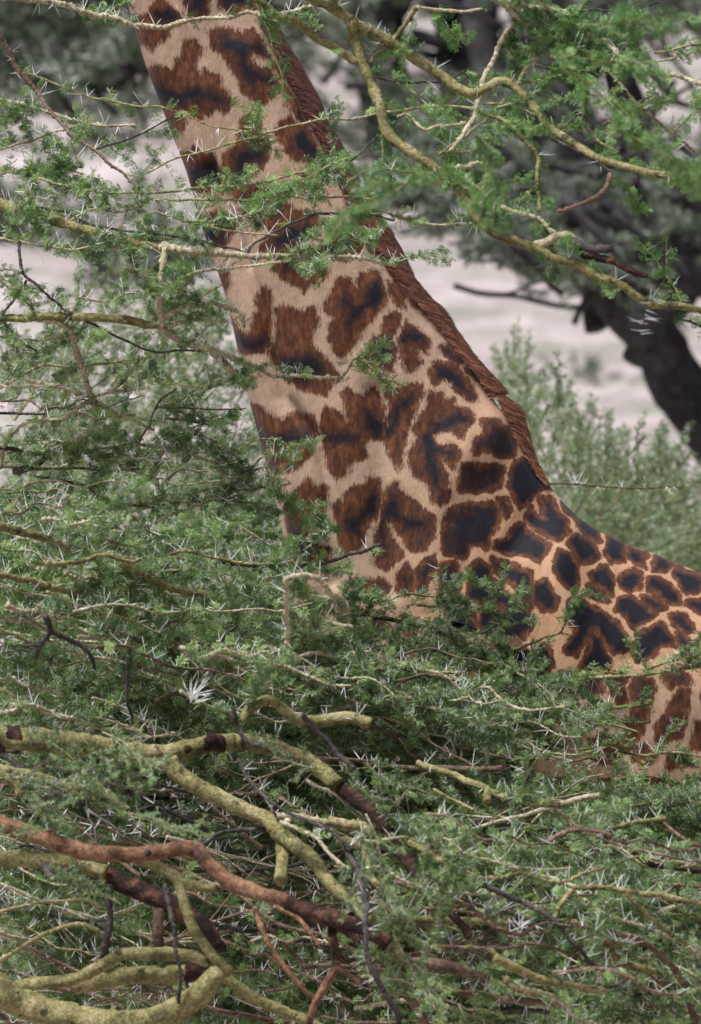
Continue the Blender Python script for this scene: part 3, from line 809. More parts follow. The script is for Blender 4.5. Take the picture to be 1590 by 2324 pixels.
m, nt, bs = mat('giraffe_coat')
geo = N(nt, 'ShaderNodeNewGeometry'); pos = geo.outputs['Position']
def amap(sx, sy, sz, rot=0.0):
    mp = N(nt, 'ShaderNodeMapping'); mp.inputs['Scale'].default_value = (sx, sy, sz); mp.inputs['Rotation'].default_value = (0, rot, 0)
    nt.links.new(pos, mp.inputs['Vector']); return mp.outputs[0]
def noise(vec, sc, det=3.0, ro=0.6):
    n = N(nt, 'ShaderNodeTexNoise', i_Scale=sc, i_Detail=det, i_Roughness=ro); nt.links.new(vec, n.inputs['Vector']); return n.outputs[0]
def attr(nm): return N(nt, 'ShaderNodeAttribute', attribute_name=nm).outputs['Fac']
streak = noise(amap(190, 190, 30, 0.12), 1.0, 4.0, 0.65)       # hair laid down the neck
streak2 = noise(amap(420, 420, 70, 0.2), 1.0, 3.0, 0.7)
speck = noise(amap(330, 330, 230), 1.0, 3.0, 0.7)
clump = noise(amap(60, 60, 28, 0.15), 1.0, 3.0, 0.6)
bw = attr('bw'); nbw = math_(nt, 'SUBTRACT', 1.0, bw)
s0 = math_(nt, 'SUBTRACT', streak, 0.5); s1 = math_(nt, 'SUBTRACT', speck, 0.5); s2 = math_(nt, 'SUBTRACT', streak2, 0.5)
amp = math_(nt, 'ADD', math_(nt, 'MULTIPLY', s0, math_(nt, 'ADD', math_(nt, 'MULTIPLY', nbw, 0.30), 0.08)), math_(nt, 'MULTIPLY', s1, 0.13))
amp = math_(nt, 'ADD', amp, math_(nt, 'MULTIPLY', s2, 0.12))
sdv = math_(nt, 'ADD', attr('sd'), amp)
width = math_(nt, 'ADD', math_(nt, 'MULTIPLY', nbw, 0.075), 0.035)
fac = math_(nt, 'ADD', math_(nt, 'DIVIDE', math_(nt, 'SUBTRACT', sdv, math_(nt, 'ADD', 0.420, math_(nt, 'MULTIPLY', nbw, 0.014))), width), 0.5, True)
dkv = math_(nt, 'ADD', attr('dk'), math_(nt, 'ADD', math_(nt, 'MULTIPLY', s1, 0.7), math_(nt, 'MULTIPLY', s0, 0.7)))
dkf = math_(nt, 'ADD', math_(nt, 'MULTIPLY', math_(nt, 'SUBTRACT', dkv, 0.44), 1.25), 0.5, True)
pale = mix(nt, bw, (0.41, 0.285, 0.205), (0.46, 0.272, 0.165))
pale = mix(nt, 0.85, pale, ramp(nt, streak2, [(0.3, (0.72, 0.70, 0.68)), (0.65, (1.12, 1.1, 1.08))]), 'MULTIPLY')
pale = mix(nt, 0.6, pale, ramp(nt, clump, [(0.3, (0.78, 0.72, 0.68)), (0.65, (1.1, 1.1, 1.1))]), 'MULTIPLY')
brn = ramp(nt, clump, [(0.28, (0.040, 0.014, 0.008)), (0.5, (0.090, 0.032, 0.015)), (0.72, (0.18, 0.068, 0.028))])
brn = mix(nt, 0.8, brn, ramp(nt, streak2, [(0.3, (0.72, 0.72, 0.72)), (0.65, (1.15, 1.12, 1.12))]), 'MULTIPLY')
drk = mix(nt, speck, (0.004, 0.0035, 0.007), (0.012, 0.010, 0.017))
inner = mix(nt, dkf, brn, drk)
colr = mix(nt, fac, pale, inner)
mcol = mix(nt, 0.8, (0.075, 0.020, 0.013), ramp(nt, streak2, [(0.3, (0.5, 0.5, 0.5)), (0.65, (1.3, 1.25, 1.2))]), 'MULTIPLY')
colr = mix(nt, attr('mane'), colr, mcol)
nt.links.new(colr, bs.inputs['Base Color'])
bs.inputs['Roughness'].default_value = 0.62
bs.inputs['Specular IOR Level'].default_value = 0.16
bs.inputs['Sheen Weight'].default_value = 0.04
bs.inputs['Sheen Roughness'].default_value = 0.5
bs.inputs['Sheen Tint'].default_value = (0.85, 0.88, 1.0, 1)
bump(nt, math_(nt, 'ADD', math_(nt, 'MULTIPLY', streak2, 0.5), math_(nt, 'ADD', math_(nt, 'MULTIPLY', clump, 0.8), math_(nt, 'MULTIPLY', speck, 0.3))), bs, 0.005, 0.55)
body_me.materials.clear(); body_me.materials.append(m)
gloc = (float(sh[0]) + 0.6, 25.1, 0.0)
giraffe = empty('giraffe', gloc)
tag(giraffe, 'brown patched giraffe standing behind thorny acacias, neck raised out of the picture', 'giraffe')
body = link('body', body_me, giraffe)

# mane: swept strands between the inner and the outer line
def mane_strands(I, O, n, length, seed, lift=1.0):
    r = np.random.default_rng(seed)
    tI = np.linspace(0, 1, len(I)); tt_ = np.linspace(0, 1, 90)
    def smooth(A):
        B_ = np.stack([np.interp(tt_, tI, A[:, k]) for k in range(2)], 1)
        for _ in range(6): B_[1:-1] = (B_[:-2] + 2 * B_[1:-1] + B_[2:]) / 4
        return B_
    I = smooth(I); O = smooth(O)
    m_ = len(I)
    s = r.uniform(0, m_ - 1, n); i = np.minimum(s.astype(int), m_ - 2); f = (s - i)[:, None]
    pi = I[i] * (1 - f) + I[i + 1] * f; po = O[i] * (1 - f) + O[i + 1] * f
    al = O[i + 1] - O[i]; al /= np.linalg.norm(al, axis=1)[:, None]
    w = r.uniform(0.0, 0.86, n)[:, None] ** 0.8
    root = pi + (po - pi) * w
    dr = (po - pi); dl = np.linalg.norm(dr, axis=1)[:, None]; dr = dr / dl
    fl = (dl * 0.45) * r.uniform(0.7, 1.2, n)[:, None] * length
    fl = fl * (0.8 + 0.7 * vnoise(s[:, None] / 1.6, s[:, None] * 0, seed + 5) + 0.25)
    lim = np.minimum(fl, dl * (0.97 + 0.22 * vnoise(s[:, None] / 2.1, s[:, None] * 0, seed + 9) - w) + 3.2 * r.normal(0, 1, n)[:, None])
    d = dr + al * 0.55
    tip = root + dr * lim * 0.85 + al * (6 + fl * r.uniform(0.9, 1.6, n)[:, None]) * np.clip((m_ - 1 - s) / 7, 0.12, 1)[:, None] + r.normal(0, 1.2, (n, 2))
    mid = (root + tip) / 2 + dr * fl * 0.12
    dep = 25.0 + r.uniform(-1, 1, n) * (0.015 + 0.10 * (1 - w[:, 0]) ** 1.2)
    dep = np.where(r.random(n) < 0.7, 25 - np.abs(dep - 25), dep)
    A = P(root[:, 0], root[:, 1], dep); Bm = P(mid[:, 0], mid[:, 1], dep - 0.004); Ct = P(tip[:, 0], tip[:, 1], dep + r.normal(0, .006, n))
    ww = 0.0009 * r.uniform(0.6, 1.3, n)[:, None]
    al3 = P(root[:, 0] + 1, root[:, 1] + 0.0, dep) - A
    pr = np.cross(Ct - A, FWD); pr /= np.linalg.norm(pr, axis=1)[:, None]
    V = np.stack([A - pr * ww, A + pr * ww, Bm - pr * ww * 0.8, Bm + pr * ww * 0.8, Ct], 1)
    F = np.array([(0, 1, 3), (0, 3, 2), (2, 3, 4)], np.int32)
    F = (np.arange(n)[:, None, None] * 5 + F[None]).reshape(-1, 3)
    tone = r.uniform(0, 1, n)
    low = s / (m_ - 1)
    t = np.repeat((tone)[:, None], 5, 1)
    lw = np.repeat(low[:, None], 5, 1); ed = np.clip(w, 0, 1) * np.array([[0.8, 0.8, 1.0, 1.0, 1.2]])
    return V.reshape(-1, 3), F, t.ravel(), lw.ravel(), ed.ravel()
m, nt, bs = mat('mane_hair')
t_, lw_, ed_ = [N(nt, 'ShaderNodeAttribute', attribute_name=q).outputs['Fac'] for q in ('tint', 'low', 'edge')]
c1 = ramp(nt, t_, [(0.0, (0.025, 0.008, 0.009)), (0.6, (0.10, 0.030, 0.022)), (1.0, (0.22, 0.075, 0.045))])
c2 = ramp(nt, t_, [(0.0, (0.045, 0.014, 0.010)), (0.6, (0.19, 0.062, 0.030)), (1.0, (0.42, 0.18, 0.09))])
c = mix(nt, lw_, c1, c2)
c = mix(nt, math_(nt, 'MULTIPLY', math_(nt, 'POWER', ed_, 2.5), 0.62, True), c, (0.030, 0.012, 0.022))
nt.links.new(c, bs.inputs['Base Color']); bs.inputs['Roughness'].default_value = 0.55
for nm, I, O, n_, ln, sd_, l0, l1, lab in (
        ('mane', np.vstack([[(520, -90)], MI]), np.vstack([[(545, -100)], MO]), 26000, 1.0, 1, 0.0, 1.0, 'upright dark red brown mane along the back of the neck'),
        ('mane_tuft', NI, NO, 3600, 1.0, 2, 0.8, 1.1, 'short orange brown tuft where the mane ends')):
    V, F, t, lw, ed = mane_strands(I, O, n_, ln, sd_)
    me = make_mesh(nm, V, F, m, False, t, {'low': l0 + (l1 - l0) * lw ** 1.5, 'edge': ed * (0.3 if nm != 'mane' else 1)})
    tag(link(nm, me, giraffe), lab)

# ------------------------------------------------------------------ traced branches
# (tile, bark, r0, r1, points in half units, leafiness 0..1, flags)
def dfield(base, amp=0.28, ph=0.0):
    def f(u, v):
        return base + amp * np.sin(np.asarray(u) / 330.0 + ph) * np.cos(np.asarray(v) / 270.0 + ph * 1.7) + amp * 0.5 * np.sin(np.asarray(v) / 140.0 + ph)
    return f

def branch(tree, tile, bark, r0, r1, pts, leafy, df, seed, name=None, label=None, broken=False, dz=0.0, leafr=(1, 3), thorn=0.33, lm='leaf'):
    q = T(tile, pts)
    d = df(q[:, 0], q[:, 1]) + dz
    w = P(q[:, 0], q[:, 1], d)
    un = K * float(np.mean(d))                 # metres per unit
    rad = np.linspace(r0, r1, len(q)) * un
    step = max(0.0035, min(0.012, 0.8 * min(r0, r1) * un))
    p, s, L = resample(np.column_stack([w, rad]), None, step)
    r = np.random.default_rng(seed)
    n = len(p)
    wl = max(0.045, 5.5 * r0 * un)
    jit = np.stack([vnoise(s / wl, s * 0 + k * 7.3, seed) for k in range(3)], 1) * (0.007 + 0.16 * p[:, 3:4])
    fade = np.minimum(1, np.minimum(np.arange(n), np.arange(n)[::-1]) / 4.0)[:, None]
    path = p[:, :3] + jit * fade
    rr = p[:, 3]
    if broken: rr = rr * np.where(s > L - 0.05, 1 - 0.3 * (s - L + 0.05) / 0.05, 1) * (1 + 0.25 * vnoise(s / 0.02, s * 0, seed))
    sides = 6 if r0 < 5 else (10 if r0 < 14 else 18)
    big = r0 * un
    knob = 0.0019 if r0 < 4.5 else (0.0032 if r0 < 11 else 0.0)
    if bark == 'P': knob *= 1.5
    V, F = tube_tris(path, rr, sides, knob, 0.016 if r0 < 11 else 0.04, {'D': 0.20, 'K': 0.12}.get(bark, 0.19), seed)
    o = link(name or ('limb' if r0 >= 12 else 'branch'), make_mesh('branch', V, F, M[bark]), tree)
    if label: o['label'] = label
    if leafy > 0:
        lb, tb = Batch(), Batch()
        dress(path, r, lb, tb, 0.019, leafr, thorn, leafp=leafy, r0=float(rr.mean()), tw=0.00115)
        if lb.V: c = link('foliage', lb.mesh('foliage', M[lm], False), o); c['kind'] = 'stuff'
        if tb.V: c = link('thorns', tb.mesh('thorns', M['thorn']), o); c['kind'] = 'stuff'
    return path, o

def twigs_on(tree, tloc, path, n, r, smin=0.7, smax=1.15, bias=(0, 0, 0.15), pl=0.8, TW=TW):
    for k in range(n):
        i = r.integers(1, len(path) - 1)
        t = path[min(i + 2, len(path) - 1)] - path[i - 1]; t /= np.linalg.norm(t)
        d = t * r.uniform(0.3, 1.1) + rand_unit(r) * pl * np.array([1, 0.7, 1.0]) + np.array(bias)
        place(TW[r.integers(0, len(TW))], tree, tloc, path[i], d, np.array([0, -0.3, 1.0]) + 0.5 * rand_unit(r), r.uniform(smin, smax), 'twig')

def trunk(tree, tloc, pts, rads, bark, seed):
    p, s, L = resample(np.column_stack([np.array(pts, float), rads]), None, 0.04)
    j = np.stack([vnoise(s / 0.3, s * 0 + k * 5.1, seed) for k in range(3)], 1) * 0.12
    V, F = tube_tris(p[:, :3] + j, p[:, 3], 18, 0, 0.1, 0.08, seed)
    return link('trunk', make_mesh('trunk', V, F, M[bark]), tree)

# ---- acacia reaching in from the left
TL = (-2.1, 23.9, 0.0)
treeL = empty('acacia_tree', TL)
tag(treeL, 'thorny yellow barked acacia reaching in from the left edge across the giraffe neck', 'tree')
trunk(treeL, TL, [(-2.1, 23.9, -0.1), (-2.05, 23.95, 1.0), (-1.8, 23.9, 1.9), (-1.55, 23.9, 2.9), (-1.45, 23.8, 4.2), (-1.3, 23.7, 5.2)], [.13, .11, .09, .07, .05, .03], 'Y', 1)
fL = dfield(23.75, 0.24, 0.4)
LB = [
 ('A','P',7,3.2,[(-60,-30),(20,-16),(150,0),(290,20),(400,60),(540,90),(620,115),(740,120),(850,95),(950,80),(1050,80),(1120,60),(1220,70),(1300,55),(1440,25)],.10,2),
 ('A','R',6,3,[(-20,140),(0,160),(40,220),(60,290),(130,370),(180,430),(240,520),(300,590),(340,630),(430,680),(500,750),(560,790),(630,860)],.08,1),
 ('A','G',2.8,2,[(60,330),(150,345),(250,380),(380,430),(500,460),(650,480),(760,490),(860,530),(960,570),(1080,590),(1200,610)],.55,2),
 ('A','P',5.5,2.6,[(-40,450),(0,455),(100,475),(230,510),(330,540),(450,570),(620,570)],.15,2),
 ('A','G',2,3.6,[(640,790),(700,765),(830,710),(1000,665),(1160,620),(1300,580),(1500,540),(1590,545),(1740,510),(1890,490),(2040,485),(2150,490)],.14,0),
 ('A','K',3,1.8,[(430,680),(560,635),(690,580),(800,520)],.05,0),
 ('A','G',3.5,3,[(-60,750),(0,770),(150,800),(300,840),(450,870),(600,875),(750,870),(900,850),(1050,845),(1200,830),(1300,800),(1450,760),(1590,715)],.95,4),
 ('A','G',3,2.5,[(650,890),(750,905),(1000,905),(1150,910),(1300,895),(1450,900),(1590,890),(1680,905)],.8,2),
 ('A','G',2.4,2,[(0,680),(130,640),(230,600),(330,575),(420,560)],.8,4),
 ('A','G',2.6,2,[(-20,800),(120,770),(260,760),(380,790)],.8,4),
 ('A','Y',15,9,[(-60,920),(0,930),(150,965),(300,1010),(450,1060),(600,1100),(720,1125)],.05,2),
 ('A','P',9,3,[(720,1125),(900,1140),(1050,1155),(1160,1165),(1280,1158),(1400,1162),(1520,1165),(1600,1172),(1700,1185),(1800,1205)],.25,4),
 ('A','K',3.8,2.6,[(-20,905),(0,915),(150,940),(300,965),(420,1020),(560,1045),(700,1060),(850,1080),(960,1100),(1080,1140),(1160,1180)],.10,2),
 ('A','K',3.6,3,[(1110,1170),(1150,1110),(1220,1060),(1300,1030),(1380,990),(1450,970),(1560,968),(1640,962),(1710,980),(1790,1000)],.15,2),
 ('A','P',3.5,3.6,[(1640,920),(1720,955),(1800,985),(1900,1010),(2000,1022),(2090,1018),(2180,1012),(2290,985)],.25,3),
 ('A','P',4,2.6,[(800,1270),(930,1228),(1100,1212),(1230,1195),(1400,1178),(1590,1188)],.35,3),
 ('A','G',2.4,2,[(700,960),(850,1000),(1000,1000),(1120,980),(1230,940)],.45,2),
 ('A','G',2.4,2,[(900,1000),(1020,1040),(1160,1060),(1260,1070)],.1,0),
 ('A','G',2.6,2,[(0,1080),(150,1110),(300,1130),(470,1120),(640,1130)],.7,4),
 ('A','G',2.4,1.8,[(300,1010),(420,950),(560,960),(700,900)],.8,3),
 ('A','R',3,2,[(540,1060),(560,1000),(590,940)],.3,0),
 ('A','R',2.2,1.6,[(320,600),(340,700),(370,750)],.1,0), ('A','K',2.4,1.8,[(215,725),(300,745),(375,760)],.1,0),
 ('C','K',4,2.6,[(85,-90),(90,0),(110,80),(170,130),(230,190),(300,240),(400,300),(500,350),(600,400),(720,435),(850,430),(950,430)],.12,2),
 ('C','K',3.4,2.6,[(120,110),(70,190),(10,270),(60,350),(110,390),(170,430)],.15,1),
 ('C','Y',9,9,[(-60,295),(0,290),(120,280),(250,270),(400,275),(550,290),(720,315)],.15,4),
 ('C','P',8,3.6,[(720,315),(740,340),(850,400),(960,430),(1060,460),(1150,490),(1200,520),(1260,545),(1350,545),(1450,550),(1540,555)],.30,3),
 ('C','P',3.6,2,[(1540,555),(1580,520),(1600,480),(1625,450)],1.0,3),
 ('C','P',7,8,[(745,-60),(740,0),(730,100),(720,200),(735,320)],.30,4),
 ('C','P',5.5,4,[(740,285),(830,230),(900,210),(980,220),(1050,240),(1100,270),(1110,320)],.35,3),
 ('C','P',5.5,4,[(760,320),(830,300),(900,290),(1030,295)],.15,1),
 ('C','P',6.5,5,[(960,430),(1040,510),(1080,570),(1115,605)],.1,0),
 ('C','P',6.5,6,[(120,270),(260,300),(330,360),(350,450),(380,530),(400,600),(430,690)],.25,3),
 ('C','P',5,4,[(120,560),(200,585),(300,600),(400,640),(500,700),(600,740),(700,790)],.3,4),
 ('C','G',3,2.4,[(-20,360),(120,380),(300,370),(420,350)],.6,4),
 ('C','P',3,6,[(660,600),(530,610),(400,650),(330,700),(270,740),(130,750),(50,800),(10,870),(0,950)],.3,4),
 ('C','K',4,3,[(-20,715),(100,712),(210,715)],0,0), ('C','K',5,3,[(-20,865),(110,890),(210,900),(300,860)],0,0), ('C','K',8,5,[(60,975),(160,950),(240,890)],0,0),
 ('C','R',2.8,2,[(730,690),(870,690),(1000,695),(1115,690)],.45,1),
 ('C','R',2.8,2.6,[(800,600),(720,660),(690,740),(650,800),(620,860)],.5,3),
 ('C','R',2.8,2,[(740,740),(780,740),(860,750),(950,765)],.4,1),
 ('C','Y',4,3,[(-20,960),(200,965),(400,965),(550,970),(700,965)],.5,5),
 ('C','P',4,4.5,[(620,850),(800,870),(900,910),(1000,940),(1130,950),(1190,910)],.4,3),
 ('C','R',4,2.4,[(150,1000),(300,1020),(400,1050),(450,1090),(550,1120),(700,1140)],.15,2),
 ('C','P',6,3,[(300,1095),(330,1110),(420,1130),(520,1140),(640,1120)],.3,3),
 ('C','G',2.6,1.8,[(520,610),(560,570),(600,510),(640,460)],.8,2), ('C','G',2.6,1.8,[(700,700),(830,640),(900,600),(1000,560)],.6,2),
 ('C','G',2.6,1.8,[(0,600),(60,540),(90,470),(60,400)],.7,3), ('C','G',2.6,1.8,[(200,850),(330,880),(470,870),(620,850)],.7,4),
 ('C','G',2.6,1.8,[(850,1080),(980,1050),(1100,1060),(1230,1040),(1320,1030)],.9,4), ('C','G',2.6,1.8,[(700,1100),(850,1120),(1000,1110),(1150,1120)],.9,5),
 ('C','G',2.6,1.8,[(350,180),(480,210),(560,180),(640,150)],.8,3), ('C','G',2.6,1.8,[(560,40),(640,80),(700,130)],.9,3),
 ('C','G',2.4,1.8,[(560,960),(700,1010),(720,1060)],.6,3), ('C','G',2.4,1.8,[(740,830),(840,800),(960,830),(1000,880)],.8,3),
]
rL = np.random.default_rng(21)
for k, (ti, bk, r0, r1, pts, lf, nt_) in enumerate(LB):
    r0_ = r0 * (0.85 if r0 < 5 else 1); r1_ = r1 * (0.85 if r1 < 5 else 1)
    path, o = branch(treeL, ti, bk, r0_, r1_, pts, lf if ti == 'A' else lf * 0.8, fL, 100 + k)
    twigs_on(treeL, TL, path, nt_ if ti == 'A' else (nt_ + 1) // 2, rL, 0.42, 0.8)

# ---- acacia overhanging at the upper right
TR = (2.6, 22.6, 0.0)
treeR = empty('acacia_tree', TR)
tag(treeR, 'yellow green barked acacia overhanging the upper right corner', 'tree')
trunk(treeR, TR, [(2.6, 22.6, -0.1), (2.5, 22.6, 1.4), (2.3, 22.5, 3.0), (1.8, 22.4, 4.6), (0.9, 22.3, 5.2), (0.0, 22.3, 5.25), (-0.3, 22.3, 4.9)], [.16, .13, .11, .09, .06, .04, .022], 'Y', 2)
fR = dfield(22.7, 0.25, 1.3)
RB = [
 ('B','Y',16,13,[(-330,-150),(-190,-20),(-110,20),(-50,60),(0,90)],.1,1),
 ('B','Y',13,11,[(0,90),(20,180),(50,290),(100,400),(140,480),(160,570),(200,630),(280,690),(350,740),(430,800),(500,870),(550,950),(600,1020),(680,1070),(780,1110),(850,1120)],.15,5),
 ('B','Y',10,8,[(850,1120),(920,1170),(1010,1190),(1080,1235),(1150,1260),(1230,1295),(1310,1355),(1380,1385),(1450,1385),(1590,1410),(1660,1430)],.10,2),
 ('B','P',12,10,[(840,1120),(900,1090),(960,1070),(1000,1080),(1020,1110)],0,0),
 ('B','K',10,8,[(1000,1085),(1080,1130),(1140,1130),(1190,1125)],0,0),
 ('B','Y',13,8,[(0,90),(60,140),(150,180),(260,250),(350,310),(430,360),(500,410),(560,430),(620,400),(680,370),(740,390),(800,450),(850,510),(890,570),(960,620),(1050,680),(1120,720),(1250,760),(1400,790),(1590,800),(1660,800)],.10,4),
 ('A','Y',9,9,[(1130,-40),(1170,0),(1250,70),(1350,110),(1450,180),(1530,230),(1620,285)],.08,1),
 ('B','P',8,4,[(600,-40),(660,0),(720,40),(780,95),(860,150),(950,210),(1000,270)],.3,4),
 ('B','K',4.5,3,[(1000,270),(1060,330),(1110,320),(1200,270),(1250,200),(1300,130),(1330,100)],.05,0),
 ('B','P',6,4.5,[(780,95),(720,140),(680,200),(640,280),(600,360),(590,440),(560,520),(510,610),(450,690)],.12,2),
 ('B','P',6.5,4.5,[(640,-10),(700,10),(820,30),(950,45),(1000,90),(1060,140),(1140,180),(1210,240),(1300,290),(1400,330),(1500,350),(1580,375),(1660,400)],.45,9),
 ('B','R',4.5,2.5,[(860,-20),(900,60),(960,120),(1020,190),(1080,260),(1150,310),(1190,350),(1260,420),(1320,490),(1400,560),(1480,620),(1560,690)],.30,4),
 ('B','R',4,3,[(1050,330),(1055,450),(1065,580)],.6,3),
 ('B','P',4,3,[(300,30),(400,45),(500,50),(600,40)],.5,2), ('B','Y',5,5,[(300,30),(260,100),(200,170),(130,230),(90,290)],.2,2),
 ('B','P',6,4,[(860,240),(800,310),(760,380)],.4,2),
 ('B','Y',4.5,4.5,[(540,490),(700,550),(780,620),(850,700),(850,800),(855,960)],.35,3),
 ('B','R',5.5,4,[(1180,790),(1140,870),(1060,920),(940,960)],.0,0), ('B','K',4,3,[(900,610),(940,640),(1080,710),(1180,780)],0,0),
 ('B','P',4.5,4.5,[(520,850),(620,900),(720,960),(850,990),(900,1040),(960,1080)],.3,3),
 ('D','D',9,7,[(1050,-15),(1080,0),(1180,20),(1250,60),(1350,90)],0,0),
 ('B','G',2.6,2,[(1210,280),(1360,280),(1480,260)],.8,3), ('B','G',2.6,2.4,[(1380,240),(1480,220),(1580,195),(1650,180)],.9,4),
 ('B','K',2.6,2.2,[(120,350),(200,370),(330,375),(430,370),(520,320)],.2,1), ('B','P',3.5,3,[(210,530),(260,520),(330,590),(400,570),(520,560)],.3,2),
 ('B','K',3,2,[(0,730),(60,680),(130,620)],.3,1), ('B','G',2.4,2,[(-20,830),(60,780),(160,770),(300,780)],.7,3),
 ('B','K',2.5,2,[(1040,50),(1150,50),(1300,45),(1400,10)],0,0), ('B','R',2.6,2,[(1140,570),(1220,520),(1300,470),(1360,440)],.3,1),
 ('B','P',5,4,[(440,760),(520,760),(560,745),(680,740)],.2,1), ('B','P',3.6,3,[(500,800),(600,870),(660,915)],.4,2),
 ('D','K',3,2,[(1380,230),(1450,270),(1600,320)],.4,2), ('B','G',2.4,2,[(400,700),(480,640),(600,560),(700,450)],.6,3),
 ('B','G',2.4,2,[(600,470),(720,470),(840,520)],.8,3), ('B','G',2.4,2,[(800,130),(930,110),(1040,90),(1120,100)],.9,4),
 ('B','G',2.4,2,[(900,210),(1020,260),(1090,330)],.8,4), ('B','G',2.4,2,[(760,380),(850,380),(940,440)],.9,4), ('B','G',2.4,2,[(1060,560),(1130,640),(1220,690)],.9,5),
]
rR = np.random.default_rng(22)
for k, (ti, bk, r0, r1, pts, lf, nt_) in enumerate(RB):
    path, o = branch(treeR, ti, bk, r0, r1, pts, lf * .7, fR, 300 + k, thorn=0.08, lm='leafbright')
    twigs_on(treeR, TR, path, (nt_ * 2 + 2) // 4 if nt_ else 0, rR, 0.5, 0.95, (0.15, 0, -0.1), TW=TWR)
# soft spray close to the lens side of the fork
for (u, v, dd, ax) in ((990, 395, 20.6, (-1, 0, -.35)), (1370, 300, 21.6, (.7, 0, -.5)), (1330, 60, 21.4, (1, 0, .1)), (1100, 330, 21.5, (.3, 0, -.8)), (1240, 120, 21.6, (.9, 0, -.2))):
    for q in range(2):
        place(TWR[rR.integers(0, 10)], treeR, TR, P(np.array([u + rR.normal(0, 12.)]), np.array([v + rR.normal(0, 12.)]), np.array([dd]))[0],
              np.array(ax) + 0.3 * rand_unit(rR), (0, -0.5, 1), 0.85, 'twig')

